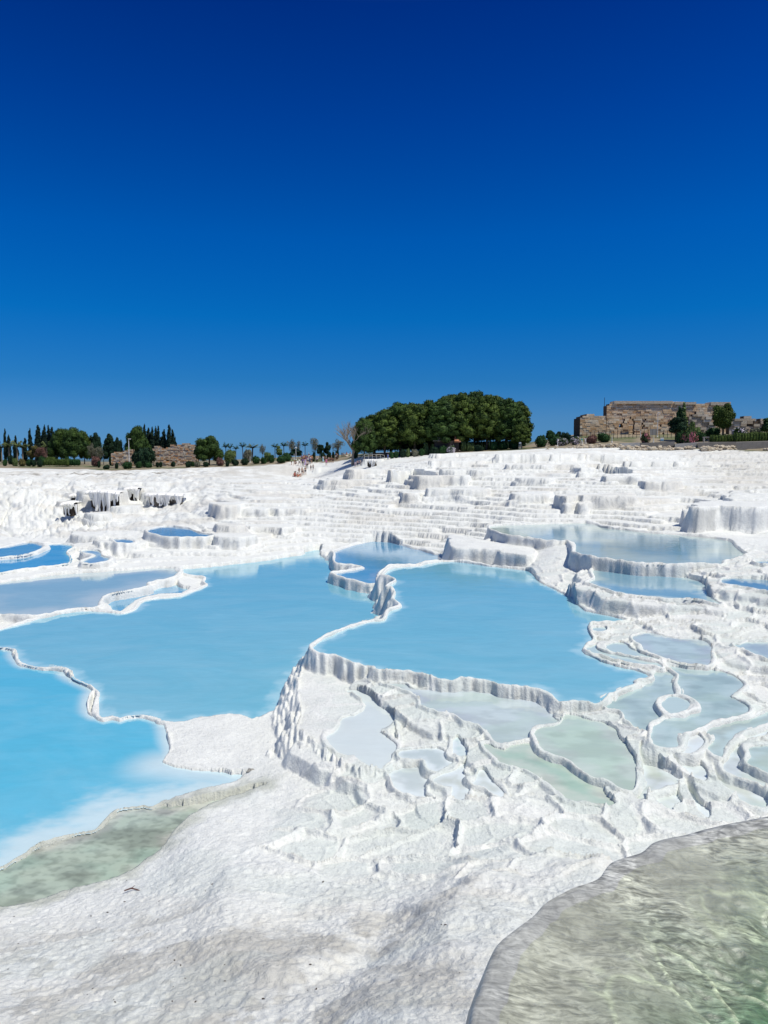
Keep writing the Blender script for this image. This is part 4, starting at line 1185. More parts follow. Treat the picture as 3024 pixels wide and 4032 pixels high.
# ------------------------------------------------------------------ the ruins: coursed masonry
def stone_mat(name, cols):
    m, nt, b = mat_new(name)
    g = nd(nt, 'NewGeometry')
    c = ramp(nt, g.outputs['Random Per Island'], [(i / (len(cols) - 1), cc) for i, cc in enumerate(cols)])
    n = noise_n(nt, g.outputs['Position'], 2.6, 5, .65)
    c = mixc(nt, 1., c, ramp(nt, n, [(.3, (.86, .84, .80)), (.65, (1.2, 1.14, 1.04))]), 'MULTIPLY')
    nt.links.new(c, b.inputs['Base Color']); b.inputs['Roughness'].default_value = .9; b.inputs['Specular IOR Level'].default_value = .1
    bu = nd(nt, 'Bump', Strength=.6, Distance=.08); nt.links.new(n, bu.inputs['Height']); nt.links.new(bu.outputs[0], b.inputs['Normal'])
    return m
STONE = stone_mat('ruin_masonry', [(.68, .52, .35), (.46, .30, .17), (.76, .62, .46), (.60, .43, .26), (.50, .42, .33), (.80, .70, .55)])
STONE2 = stone_mat('weathered_masonry', [(.60, .52, .42), (.44, .36, .27), (.66, .60, .50), (.52, .39, .26), (.58, .33, .17), (.68, .63, .55)])
RUB = stone_mat('rubble_stone', [(.50, .46, .38), (.34, .28, .21), (.58, .54, .47), (.42, .36, .28)])
COREM = simple_mat('ruin_core', (.10, .075, .055), .95, .3)

def masonry(t, prof, base, d, thick, course, holes=(), seed=1, blen=(.7, 1.4), rough=.05):
    """prof: [(px, top_py)...]; returns quads in world space relative to (x of first, d, ground)"""
    rg = random.Random(seed)
    xs = [p[0] for p in prof]
    S = TR[t][2] / F * d
    X0 = at(t, xs[0], d)
    zb = zt(t, xs[0], base, d) - .4
    q, core = [], []
    ncol = 0
    z = zb; row = 0
    ztop = max(zt(t, p[0], p[1], d) for p in prof)
    while z < ztop:
        ch = course * rg.uniform(.85, 1.15)
        px = xs[0] - rg.uniform(0, .5) / S
        while px < xs[-1]:
            L = rg.uniform(*blen)
            p1 = px + L / S
            a, b = max(px, xs[0]), min(p1, xs[-1])
            c = (a + b) / 2
            zt_ = zt(t, c, float(np.interp(c, xs, [p[1] for p in prof])), d)
            pyc = prof and (1800 - 0)
            ok = z + ch * .6 < zt_ and b - a > 2
            for (h0, h1, hy0, hy1) in holes:
                if h0 < c < h1 and zt(t, c, hy1, d) < z + ch / 2 < zt(t, c, hy0, d): ok = False
            if ok:
                j = rg.uniform(-rough, rough) - (.22 if rg.random() < .05 else 0)
                q += box((a - xs[0]) * S + .012, (b - xs[0]) * S - .012, -j, thick + j, z + .012 - zb, z + ch - .012 - zb)
                core += box((a - xs[0]) * S + .001, (b - xs[0]) * S - .001, .28, thick - .1, z - zb, z + ch * .97 - zb)
            px = p1
        z += ch; row += 1
    return q, core, (X0, d, zb)

def ruin(name, label, t, prof, base, d, thick, course, mat, holes=(), seed=1, cap=None, cat='ruin', **kw):
    q, core, loc = masonry(t, prof, base, d, thick, course, holes, seed, **kw)
    e = empty(name, loc); tag(e, label, cat)
    link('masonry', qmesh('masonry', q), mat, e)
    link('core', qmesh('core', core), COREM, e)
    if cap:
        S = TR[t][2] / F * d
        for (a, b, y0, y1) in cap:
            link('capstone', qmesh('capstone', box((a - prof[0][0]) * S, (b - prof[0][0]) * S, -.35, thick + .2, zt(t, a, y1 + 11, d) - loc[2], zt(t, a, y0, d) - loc[2])), RUB, e)
    return e
ruin('ruin_wall', 'tall tan block wall of the big ruin with dark flat capstones', 's', [(447, 235), (460, 172), (500, 164), (925, 155), (1110, 164), (1112, 170), (1215, 172), (1220, 180), (1300, 190), (1345, 250)], 405, 182, 3.0, .52, STONE, seed=5,
     holes=((543, 566, 285, 345),), cap=((498, 930, 150, 160), (945, 1105, 158, 166), (1213, 1360, 158, 172)))
ruin('ruin_wall', 'lower stepped block wall at the left end of the big ruin', 's', [(250, 330), (262, 262), (290, 252), (350, 250), (400, 258), (443, 258)], 405, 178, 6.0, .5, STONE, seed=6)
ruin('ruin_wall', 'low projecting ruin wall with two narrow dark openings', 's', [(630, 262), (780, 264), (862, 262), (868, 330), (962, 340), (968, 352)], 415, 176, 1.2, .48, STONE, seed=7, holes=((700, 732, 285, 356), (838, 862, 312, 415), (632, 650, 275, 400)))
ruin('ruin_wall', 'short leaning buttress of tan blocks left of the narrow openings', 's', [(447, 262), (520, 262), (530, 280), (600, 285), (612, 340)], 412, 178, 1.4, .5, STONE, seed=8, holes=((536, 570, 286, 350),))
ruin('ruin_wall', 'pale collapsed blockwork between the dark tree and the round-crowned tree', 's', [(1060, 262), (1100, 248), (1150, 232), (1200, 262), (1235, 290), (1260, 330)], 372, 176, 1.5, .6, RUB, seed=9, blen=(.8, 1.9), rough=.3)
ruin('ruin_wall', 'low heap of fallen pale blocks at the far right of the ruin', 's', [(1365, 300), (1390, 275), (1460, 290), (1490, 268), (1540, 275), (1570, 300), (1600, 275), (1659, 268), (1720, 290)], 385, 174, 2.0, .6, RUB, seed=10, blen=(.8, 2.0), rough=.35)
ruin('ruin_wall', 'long ruined stone wall on the left with a jagged top and orange lower courses', 'p', [(1243, 360), (1262, 325), (1290, 314), (1325, 345), (1372, 338), (1392, 310), (1440, 322), (1480, 304), (1545, 302), (1588, 320), (1598, 380), (1612, 440)], 478, 197, 1.6, .34, STONE2, seed=11, blen=(.45, 1.0), rough=.12)
ruin('ruin_wall', 'shorter rough stone wall left of the tall dark green bush', 'p', [(907, 390), (925, 372), (990, 374), (1000, 362), (1062, 352), (1084, 350)], 474, 195, 1.5, .34, STONE2, seed=12, blen=(.45, 1.0), rough=.12)

# mast, lamps, posts
def pole(t, px, top, d, r, mat, name, label, cat, head=None, group=None):
    x = at(t, px, d); z0 = ground_z(x, d); H = zt(t, px, top, d) - z0
    e = empty(name, (x, d, z0)); tag(e, label, cat, group)
    link('pole', qmesh('pole', tube([(0, 0, -.2), (0, 0, H * .5), (0, 0, H)], [r * 1.2, r, r * .8], 8)), mat, e)
    link('base', qmesh('base', tube([(0, 0, -.2), (0, 0, .12), (0, 0, .2)], [r * 2.4, r * 2.4, r * 1.4], 8)), mat, e)
    if head == 'lamp': link('lamp_head', qmesh('lamp_head', box(-.1, .55, -.16, .16, H - .02, H + .12)), mat, e)
    if head == 'globe': link('lamp_head', qmesh('lamp_head', tube([(0, 0, H - .05), (0, 0, H + .1), (0, 0, H + .3), (0, 0, H + .42)], [.08, .2, .2, .07], 8)), mat, e)
    return e
whitep = simple_mat('white_paint', (.75, .75, .73), .5, .05)
pole('s', 428, 124, 186, .07, dmetal, 'antenna_mast', 'thin dark mast rising behind the left step of the big ruin', 'mast')
pole('s', 828, 240, 170, .07, whitep, 'lamp_post', 'tall white lamp post in front of the big ruin', 'lamp post', 'lamp')
pole('p', 1054, 268, 188, .09, whitep, 'lamp_post', 'tall white lamp post beside the round pine on the left', 'lamp post', 'lamp')
pole('q', 965, 345, 192, .08, whitep, 'lamp_post', 'short pale lamp post with a globe left of the crowd', 'lamp post', 'globe')
for t, px, top, d, lb in [('q', 590, 408, 178, 'white bollard among the bushes right of the round pine'), ('q', 782, 408, 177, 'white bollard below the pale shrubs at the path edge'), ('q', 950, 388, 177, 'white bollard left of the globe lamp post'),
        ('q', 1070, 374, 176, 'white bollard standing above the crowd'), ('q', 1027, 376, 176, 'white bollard behind the left edge of the crowd'), ('s', 490, 420, 158, 'white post at the left end of the slab path below the ruin'),
        ('s', 800, 422, 158, 'white post left of the small blue sign'), ('s', 85, 432, 157, 'white post at the far left of the oleanders'), ('s', 1310, 372, 168, 'white post under the round-crowned tree'), ('s', 1464, 425, 150, 'white post against the long clipped hedge'), ('s', 702, 372, 168, 'white post in the middle of the dark fence')]:
    pole(t, px, top, d + (16 if t == 'q' else 0), .065, whitep, 'bollard', lb, 'bollard', group='white posts along the paths')
railing('s', 300, 960, 168, 1.9, 24, dmetal, 'tall dark fence of thin posts in front of the big ruin', 'fence', 'fence', (1.0, .15), .04)
# signs
blue = simple_mat('sign_blue', (.15, .45, .62), .5, .05)
greyb = simple_mat('panel_grey', (.30, .30, .29), .6, .2)
def sign(t, x0, x1, y0, y1, d, mat, label, band=None):
    X0, X1 = at(t, x0, d), at(t, x1, d); xc = (X0 + X1) / 2; g = ground_z(xc, d)
    zt_, zb_ = zt(t, x0, y0, d) - g, zt(t, x0, y1, d) - g
    e = empty('sign', (xc, d, g)); tag(e, label, 'sign')
    w = (X1 - X0) / 2
    link('panel', qmesh('panel', box(-w, w, -.04, .04, zb_, zt_)), mat, e)
    for s in (-1, 1): link('leg', qmesh('leg', box(s * w * .8 - .04, s * w * .8 + .04, .045, .11, -.2, zt_ - .05)), metal, e)
    if band: link('band', qmesh('band', box(-w * .92, w * .92, -.055, -.042, zb_ + (zt_ - zb_) * .12, zb_ + (zt_ - zb_) * .45)), band, e)
sign('s', 852, 876, 424, 446, 157, whitep, 'small white sign with a blue-green field on the slab path', blue)
sign('s', 772, 822, 360, 405, 168, greyb, 'weathered grey information board in front of the ruin fence')
sign('r', 1437, 1455, 500, 512, 156, whitep, 'tiny white sign at the right end of the grove')
# bench, slab path, retaining walls
conc = simple_mat('concrete', (.42, .40, .37), .85, .25, 1.2, .3)
dconc = simple_mat('weathered_concrete', (.24, .22, .195), .9, .35, 1.0, .4)
x = at('s', 1197, 156); g = ground_z(x, 156)
e = empty('bench', (x, 156, g)); tag(e, 'pale slab bench between the oleanders and the clipped hedge', 'bench')
hb = max(.45, zt('s', 1197, 418, 156) - g)
link('seat', qmesh('seat', box(-.85, .85, -.3, .3, hb - .12, hb)), conc, e)
for s in (-1, 1): link('leg', qmesh('leg', box(s * .6 - .12, s * .6 + .12, -.25, .25, -.3, hb - .124)), conc, e)

def slab(t, pts, name, label, cat, mat, d0, d1, y_top, y_bot, seed=0):
    """a low wall or slab seen from the front: from d0 (front) back to d1"""
    xs = np.linspace(pts[0], pts[1], 14)
    q = []
    for a, b in zip(xs[:-1], xs[1:]):
        f0 = (a - pts[0]) / (pts[1] - pts[0]); f1 = (b - pts[0]) / (pts[1] - pts[0])
        def P(f, a, d, dz=0): return (at(t, a, d), d, zt(t, a, y_top[0] + (y_top[1] - y_top[0]) * f, d0) + dz)
        A, B = P(f0, a, d0), P(f1, b, d0); C_, D_ = P(f1, b, d1, .15), P(f0, a, d1, .15)
        zb0, zb1 = zt(t, a, y_bot[0] + (y_bot[1] - y_bot[0]) * f0, d0) - .5, zt(t, b, y_bot[0] + (y_bot[1] - y_bot[0]) * f1, d0) - .5
        q += [A, B, C_, D_, (A[0], A[1], zb0), (B[0], B[1], zb1), B, A]
        if a == xs[0]: q += [(A[0], A[1], zb0), A, D_, (D_[0], D_[1], zb0)]
        if b == xs[-1]: q += [(B[0], B[1], zb1), (C_[0], C_[1], zb1), C_, B]
        q += [(D_[0], D_[1], zb0), D_, C_, (C_[0], C_[1], zb1)]
    o = link(name, qmesh(name, q), mat); tag(o, label, cat)
    return o
slab('s', (548, 700), 'stone_slab', 'pale paving slab left end of the path below the ruin', 'paving', conc, 147, 156, (466, 460), (476, 470))
slab('s', (702, 958), 'stone_slab', 'long low pale kerb wall below the blue sign', 'paving', dconc, 147.5, 156, (464, 452), (482, 470))
slab('s', (960, 1130), 'stone_slab', 'pale tilted paving slab right of the blue sign', 'paving', conc, 146, 156, (470, 458), (480, 476))
slab('s', (1132, 1415), 'retaining_wall', 'low dark brown stacked stone wall behind the right rubble', 'wall', dconc, 145, 150, (460, 456), (520, 522))
slab('s', (1416, 1800), 'retaining_wall', 'weathered grey concrete wall at the right edge', 'wall', dconc, 139, 143, (458, 446), (526, 520))
# rubble lines
def rock_mesh(seed, n=1):
    rg = np.random.default_rng(seed)
    q = []
    i = 8; j = 10
    ph = rg.uniform(0, 6, 6)
    def p(u, v):
        a, b = math.pi * u / i, 2 * math.pi * v / j
        r = 1 + .22 * math.sin(2 * a + ph[0]) * math.cos(b * 2 + ph[1]) + .16 * math.sin(3 * b + ph[2] + a * 2) + .10 * math.cos(5 * b + ph[3])
        z = math.cos(a) * r
        return (r * math.sin(a) * math.cos(b), r * math.sin(a) * math.sin(b), max(-.6, z * .7))
    for u in range(i):
        for v in range(j): q += [p(u, v), p(u, (v + 1) % j), p(u + 1, (v + 1) % j), p(u + 1, v)]
    return np.array(q)
ROCKQ = [rock_mesh(s) for s in range(6)]
def rubble(t, x0, x1, d, ybase, n, size, label, seed):
    rg = random.Random(seed); Q = []
    X0 = at(t, x0, d)
    for i in range(n):
        px = rg.uniform(x0, x1); dd = d + rg.uniform(-1.0, 1.0)
        s = size * rg.uniform(.5, 1.25); X_ = at(t, px, dd); z = ground_z(X_, dd) + s * .3 + (rg.uniform(0, .5) if rg.random() < .4 else 0)
        a = rg.uniform(0, 6.28); ca, sa = math.cos(a), math.sin(a)
        q = ROCKQ[i % 6] * s * np.array([1.2, .9, .85])
        Q.append(np.stack([q[:, 0] * ca - q[:, 1] * sa + X_, q[:, 0] * sa + q[:, 1] * ca + dd, q[:, 2] + z], -1))
    o = link('rubble', qmesh('rubble', np.vstack(Q)), RUB)
    tag(o, label, 'rubble', kind='stuff')
rubble('s', 230, 560, 146, 485, 60, .38, 'loose pale rubble below the oleanders and the slab path', 1)
rubble('s', 0, 230, 147, 485, 20, .25, 'thin scatter of pale stones at the left below the strolling visitors', 5)
rubble('s', 560, 1110, 143, 495, 130, .42, 'long line of pale rubble along the edge of the travertine', 2)
rubble('s', 1165, 1415, 138.5, 505, 70, .48, 'heap of larger pale rocks in front of the stacked stone wall', 3)
rubble('s', 1630, 1800, 136, 520, 16, .4, 'few grey rocks at the foot of the concrete wall, right edge', 4)
# plants round the ruin
def place_ball(px, top, w, d, label):
    rg = random.Random(5)
    L = [(0, 0, 3.4, 1.5, 1.5, 1.25)] + [(math.cos(a) * r_, math.sin(a) * r_, 3.4 + z_, .55, .55, .5) for a, r_, z_ in [(i * 2.4, 1.15 * math.sqrt(1 - ((i / 11) - .45) ** 2 * 3), 1.3 * ((i / 11) - .45) * 2) for i in range(11)]] + [(0, 0, 2.3, .8, .8, .8)]
    me = leaf_cloud('crown', L, 5000, .11, 77)
    x = at('s', px, d); z0 = ground_z(x, d); S = TR['s'][2] / F * d
    H = zt('s', px, top, d) - z0
    return place('round_tree', label, 'tree', None, [('crown', me, M['hedge']), ('trunk', qmesh('trunk', tube([(0, 0, -.3), (0.05, 0, 1), (0, 0, 2.6)], [.18, .14, .12])), M['bark'])], (x, d, z0), (w * S / 3.6, w * S / 3.6, H / 4.95))
place_ball(1315, 176, 182, 160, 'small tree with a dense ball-shaped yellow-green crown right of the ruin')
tree('small', 's', 965, 236, 190, 161, 'dark', 'leafy_tree', 'dark purple-green tree in front of the middle of the big ruin', 'tree')
tree('cypress', 's', 1018, 152, 75, 163, 'lite', 'leafy_tree', 'slender bright green young tree rising behind the dark tree', 'tree')
tree('cypress', 's', 985, 178, 60, 163.5, 'bush', 'leafy_tree', 'shorter green shoot just left of the slender bright tree', 'tree')
tree('small', 's', 1640, 248, 170, 158, 'bush', 'leafy_tree', 'green tree cut by the right edge above the hedge', 'tree')
for px, top, w, mt, d, lb, nm in [(1060, 362, 130, 'pink', 152, 'large pink oleander right of the dark tree', 'oleander'), (740, 385, 90, 'pink', 156, 'pink oleander in front of the middle of the fence', 'oleander'), (1000, 370, 90, 'bush', 154, 'dark green bush left of the large pink oleander', 'round_bush'),
        (1110, 340, 120, 'lite', 165, 'sunlit bush behind the large pink oleander', 'round_bush'), (1240, 340, 130, 'bush', 164, 'wide bush under the ball-crowned tree', 'round_bush'), (1150, 375, 110, 'bush', 160, 'grassy green mound behind the bench', 'round_bush'),
        (1440, 345, 130, 'wflow', 160, 'white-flowered oleander right of the ball-crowned tree', 'oleander'), (1080, 290, 60, 'lite', 168, 'pale shrub at the right side of the dark tree trunk', 'round_bush'), (1570, 345, 110, 'grey', 163, 'grey shrub before the fallen blocks', 'round_bush')]:
    bush('s', px, top, w, d, mt, lb, nm, 'oleander' if nm == 'oleander' else 'bush', 'shrubs around the big ruin')

def hedge(t, x0, x1, y0, y1, d, depth, mat, label, seed):
    S = TR[t][2] / F * d; W = (x1 - x0) * S
    X0 = at(t, x0, d); g = ground_z(X0 + W / 2, d); H0 = zt(t, x0, y0, d) - g; H1 = zt(t, x1, y1, d) - g
    n = max(3, int(W / .55)); L = []
    for i in range(n):
        f = (i + .5) / n; h = max(.4, H0 + (H1 - H0) * f)
        for k in range(3): L.append((W * f, depth * (k - 1) * .35, h * .55, .42, .35, h * .5))
    me = leaf_cloud('hedge', L, 220 * n, .09, seed)
    o = link('hedge', me, M[mat]); o.location = (X0, d, g); tag(o, label, 'hedge')
hedge('s', 1225, 1425, 402, 398, 150, 1.6, 'hedge', 'clipped yellow-green hedge right of the bench', 81)
hedge('s', 1400, 1760, 388, 372, 148, 1.6, 'hedge', 'long clipped hedge running out at the right edge', 82)
hedge('p', 360, 440, 432, 432, 205, 1.5, 'hedge', 'low clipped hedge left of the wide pine on the left', 83)
hedge('p', 445, 560, 428, 428, 206, 1.5, 'hedge', 'clipped hedge in front of the wide pine on the left', 84)
hedge('p', 560, 650, 428, 430, 207, 1.5, 'bush', 'dark clipped hedge right of the wide pine trunk', 85)
hedge('p', 375, 445, 412, 412, 222, 1.5, 'hedge', 'pale clipped hedge further back at the left', 86)

hedge('r', 130, 1480, 512, 480, 176, 2.5, 'dark', 'added dark hedge row standing in for shade between the pine trunks', 88)  # dark row added behind the trunks in place of shade
# ------------------------------------------------------------------ left skyline
for px, top, w, d, lb in [(-5, 250, 40, 260, 'cypress cut by the left edge'), (46, 172, 34, 262, 'slim lone cypress near the left edge'), (76, 226, 46, 262, 'short cypress right of the slim lone one'), (130, 232, 50, 262, 'blunt short cypress third from the left'),
        (207, 250, 50, 265, 'low bushy cypress left of the forked one'), (251, 172, 46, 262, 'forked cypress with two tips'), (316, 142, 72, 262, 'broad tall cypress, tallest of the left group'), (352, 200, 40, 264, 'thin cypress tucked right of the broad tallest'),
        (371, 144, 54, 262, 'cypress with a slim tip left of the paired ones'), (404, 146, 54, 263, 'cypress with a slim tip in the middle of the right cluster'), (434, 158, 60, 262, 'rounded cypress at the right end of the left cluster'), (462, 205, 40, 265, 'small cypress peeking over the wide pine'),
        (1150, 150, 54, 255, 'ragged cypress above the round pine crown'), (1186, 134, 46, 253, 'slender pointed cypress above the round pine'), (1108, 178, 36, 256, 'cypress tip barely over the round pine'), (1218, 164, 60, 255, 'cypress at the right shoulder of the round pine'),
        (1246, 158, 54, 254, 'cypress next to the shoulder of the round pine'), (1276, 155, 50, 256, 'grey-barked thin cypress behind the ruin wall'), (1296, 150, 50, 254, 'cypress with a fine spike left of the sky gap'), (1318, 240, 60, 256, 'low cypress in the gap above the ruin'),
        (1344, 180, 56, 253, 'cypress left of the tallest above the ruin wall'), (1384, 140, 64, 252, 'tallest cypress above the long ruin wall'), (1412, 178, 56, 253, 'cypress right of the tallest above the ruin wall'), (1432, 240, 44, 254, 'short last cypress over the long ruin wall')]:
    tree('cypress', 'p', px, top, w, d, 'cyp', 'cypress_tree', lb, 'cypress', 'cypresses on the left skyline')
for kd, px, top, w, d, mt, lb in [('round', 500, 200, 210, 232, 'pine2', 'left half of the widest crown: broad pine left of centre'), ('round', 610, 192, 230, 228, 'pine2', 'widest dark green pine on the left skyline'), ('round', 690, 225, 150, 235, 'pine', 'olive-green pine joined to the right of the widest one'),
        ('round', 780, 232, 120, 236, 'dark', 'flat-topped dark tree right of the wide pines'), ('pine', 895, 234, 100, 226, 'dark', 'slim dark pine with a bare trunk left of the short ruin'), ('round', 965, 268, 84, 222, 'dark', 'small dark pine next to the short ruin wall'),
        ('round', 1128, 184, 210, 222, 'pine2', 'large round pine behind the short ruin wall')]:
    tree(kd, 'p', px, top, w, d, mt, 'pine_tree', lb, 'pine tree', 'pines on the left skyline')
tree('round', 'q', 255, 256, 250, 190, 'pine2', 'pine_tree', 'solitary dome-shaped pine right of the long ruin wall', 'pine tree')
for px, top, w, d, mt, lb in [(15, 300, 100, 236, 'palm', 'palm at the very left edge'), (75, 290, 110, 238, 'palm', 'bushy palm second from the left'), (140, 285, 110, 236, 'palm', 'palm below the blunt short cypress'), (185, 300, 110, 232, 'palm', 'palm with a thick pale trunk below the forked cypress'), (385, 290, 90, 240, 'palm', 'palm tucked left of the wide pine')]:
    tree('palm', 'p', px, top, w, d, mt, 'palm_tree', lb, 'palm tree', 'palms on the left', bark='lbark')
tree('small', 'p', 290, 292, 120, 228, 'yel', 'leafy_tree', 'brownish-olive round tree left of the wide pine', 'tree')
tree('sparse', 'p', 340, 325, 110, 218, 'red', 'leafy_tree', 'grey-pink thinly leaved tree in front of the olive one', 'tree')
tree('sparse', 'p', 748, 292, 90, 222, 'grey', 'leafy_tree', 'grey feathery tree right of the wide pines', 'tree')
tree('sparse', 'p', 808, 322, 70, 221, 'grey', 'leafy_tree', 'pale feathery tree beside the grey one', 'tree')
tree('sparse', 'p', 845, 300, 80, 228, 'lite', 'leafy_tree', 'light open tree left of the slim dark pine', 'tree')
for i, (px, top, w, d, mt, lb) in enumerate([(38, 426, 44, 200, 'bush', 'round clipped bush nearest the left edge'), (90, 392, 60, 214, 'dark', 'dark bush under the second palm'), (122, 418, 56, 201, 'lite', 'flowering pale bush under the third palm'), (180, 424, 70, 202, 'yel', 'brownish bush below the thick-trunked palm'), (235, 424, 50, 202, 'bush', 'bush left of the pair below the olive tree'),
        (272, 428, 50, 201, 'dark', 'dark bush below the olive tree'), (322, 430, 60, 197, 'dark', 'blue-green bush in front of the low hedges'), (345, 402, 70, 208, 'bush', 'bush below the thinly leaved tree'), (550, 404, 60, 212, 'bush', 'bush under the widest pine'), (782, 400, 90, 205, 'red', 'reddish shrub right of the hedges'),
        (806, 438, 32, 196, 'dark', 'tiny round bush alone on the pale verge'), (868, 474, 60, 183, 'dark', 'dark bush at the corner of the pale step left of the ruins'), (905, 400, 40, 212, 'dark', 'low dark bush at the left foot of the short ruin'), (950, 454, 36, 186, 'dark', 'narrow bush in front of the short ruin wall'),
        (1036, 447, 100, 184, 'bush', 'large clipped bush in front of the short ruin wall'), (1130, 445, 66, 186, 'bush', 'clipped bush below the tall dark bush'), (1210, 450, 62, 186, 'bush', 'clipped bush right below the tall dark bush'), (1165, 322, 195, 191, 'dark', 'tall dark green bush between the two left ruins'),
        (1285, 450, 36, 188, 'dark', 'bush at the left foot of the long ruin'), (1310, 448, 34, 188, 'dark', 'second bush at the left foot of the long ruin'), (1412, 444, 44, 188, 'dark', 'small bush in front of the orange stones'), (1535, 442, 50, 187, 'bush', 'bush before the right part of the long ruin'),
        (1575, 447, 40, 187, 'bush', 'low bush at the right end of the long ruin'), (1612, 446, 44, 187, 'bush', 'bush just past the right end of the long ruin')]):
    bush('p', px, top, w, d, mt, lb, group='bushes on the left')
for i, (px, top, w, d, mt, lb) in enumerate([(85, 440, 60, 181, 'dark', 'dark bush left below the solitary dome pine'), (160, 448, 60, 181, 'grey', 'grey bush right below the solitary dome pine'), (230, 448, 60, 181, 'dark', 'bush below the right side of the dome pine'), (345, 415, 80, 184, 'red', 'brown bush right of the dome pine'),
        (405, 438, 34, 180, 'dark', 'little dark ball bush on the path edge'), (470, 425, 64, 182, 'dark', 'dark oval bush between two bollards, left'), (545, 418, 80, 183, 'dark', 'dark wide bush left of the first bollard'), (640, 402, 80, 186, 'bush', 'bush right of the first bollard'),
        (700, 410, 60, 185, 'bush', 'low bush left of the second bollard'), (735, 365, 80, 190, 'lite', 'pale green shrub above the second bollard'), (765, 392, 60, 186, 'bush', 'bush right above the second bollard'), (850, 395, 90, 184, 'bush', 'wide bush left of the crowd'), (895, 372, 80, 188, 'bush', 'bush nearest the left of the globe lamp'),
        (425, 345, 110, 196, 'lite', 'pale green shrub left of the row of small trees'), (570, 345, 90, 196, 'grey', 'grey-green shrub left of the bright palm'), (1110, 366, 30, 186, 'dark', 'small dark bush against the sky left of the twin trees'), (1185, 368, 50, 186, 'dark', 'small dark bush between the twin trees'),
        (1235, 362, 36, 184, 'dark', 'small dark bush left of the grey bushy tree'), (1270, 364, 30, 184, 'dark', 'smallest dark bush below the grey bushy tree'), (1300, 355, 40, 183, 'dark', 'dark bush at the foot of the grey bushy tree'), (1450, 320, 60, 170, 'dark', 'dark bush below the leafless tree')]):
    bush('q', px, top, w, d, mt, lb, group='bushes in the middle distance')
for kd, px, top, w, d, mt, lb in [('palm', 393, 300, 60, 215, 'palmd', 'small dark palm right of the dome pine'), ('palm', 428, 306, 60, 214, 'palmd', 'second small dark palm right of the dome pine'), ('palm', 475, 320, 52, 222, 'palmd', 'faint slim palm third from the dome pine'), ('palm', 530, 296, 62, 212, 'palmd', 'dark palm standing clear against the sky'),
        ('palm', 612, 308, 110, 205, 'palm', 'wide bright palm in the middle of the row'), ('palm', 795, 304, 66, 210, 'palmd', 'dark palm left of the pale shrub tree'), ('palm', 866, 294, 62, 210, 'palmd', 'dark palm right of the pale shrub tree'), ('palm', 1040, 290, 58, 200, 'palmd', 'dark palm right above the globe lamp')]:
    tree(kd, 'q', px, top, w, d, mt, 'palm_tree', lb, 'palm tree', 'palms in the middle distance')
for kd, px, top, w, d, mt, lb in [('sparse', 692, 300, 62, 208, 'grey', 'thin grey tree with a leaning trunk'), ('small', 830, 315, 90, 206, 'lite', 'pale olive tree between two dark palms'), ('sparse', 930, 258, 90, 206, 'grey', 'feathery grey tree bent to the left above the globe lamp'), ('sparse', 985, 275, 42, 207, 'grey', 'thin feathery tree right of the bent one'),
        ('small', 965, 340, 130, 200, 'dark', 'dark umbrella-shaped tree behind the globe lamp'), ('sparse', 1122, 248, 100, 196, 'grey', 'tall pale feathery tree behind the dark twin trees'), ('small', 1155, 290, 90, 192, 'dark', 'left one of the dark twin trees'), ('small', 1217, 282, 70, 193, 'dark', 'right one of the dark twin trees'), ('sparse', 1312, 258, 112, 188, 'grey', 'grey bushy tree with spreading bare branches')]:
    tree(kd, 'q', px, top, w, d, mt, 'leafy_tree', lb, 'tree', 'small trees in the middle distance')
# ------------------------------------------------------------------ people
def skin_mesh(name, nodes, edges, sub=1):
    """nodes: [(pos, radius)], first is the root"""
    me = bpy.data.meshes.new(name + '_cage')
    me.from_pydata([n[0] for n in nodes], edges, [])
    o = bpy.data.objects.new(name + '_cage', me)
    COL.objects.link(o)
    sk = o.modifiers.new('skin', 'SKIN'); sk.use_smooth_shade = True
    for i, n in enumerate(nodes):
        r = n[1] if isinstance(n[1], tuple) else (n[1], n[1])
        me.skin_vertices[0].data[i].radius = r
    me.skin_vertices[0].data[0].use_root = True
    if sub: s = o.modifiers.new('sub', 'SUBSURF'); s.levels = s.render_levels = sub
    dg = bpy.context.evaluated_depsgraph_get()
    out = bpy.data.meshes.new_from_object(o.evaluated_get(dg))
    out.name = name
    bpy.data.objects.remove(o); bpy.data.meshes.remove(me)
    return out

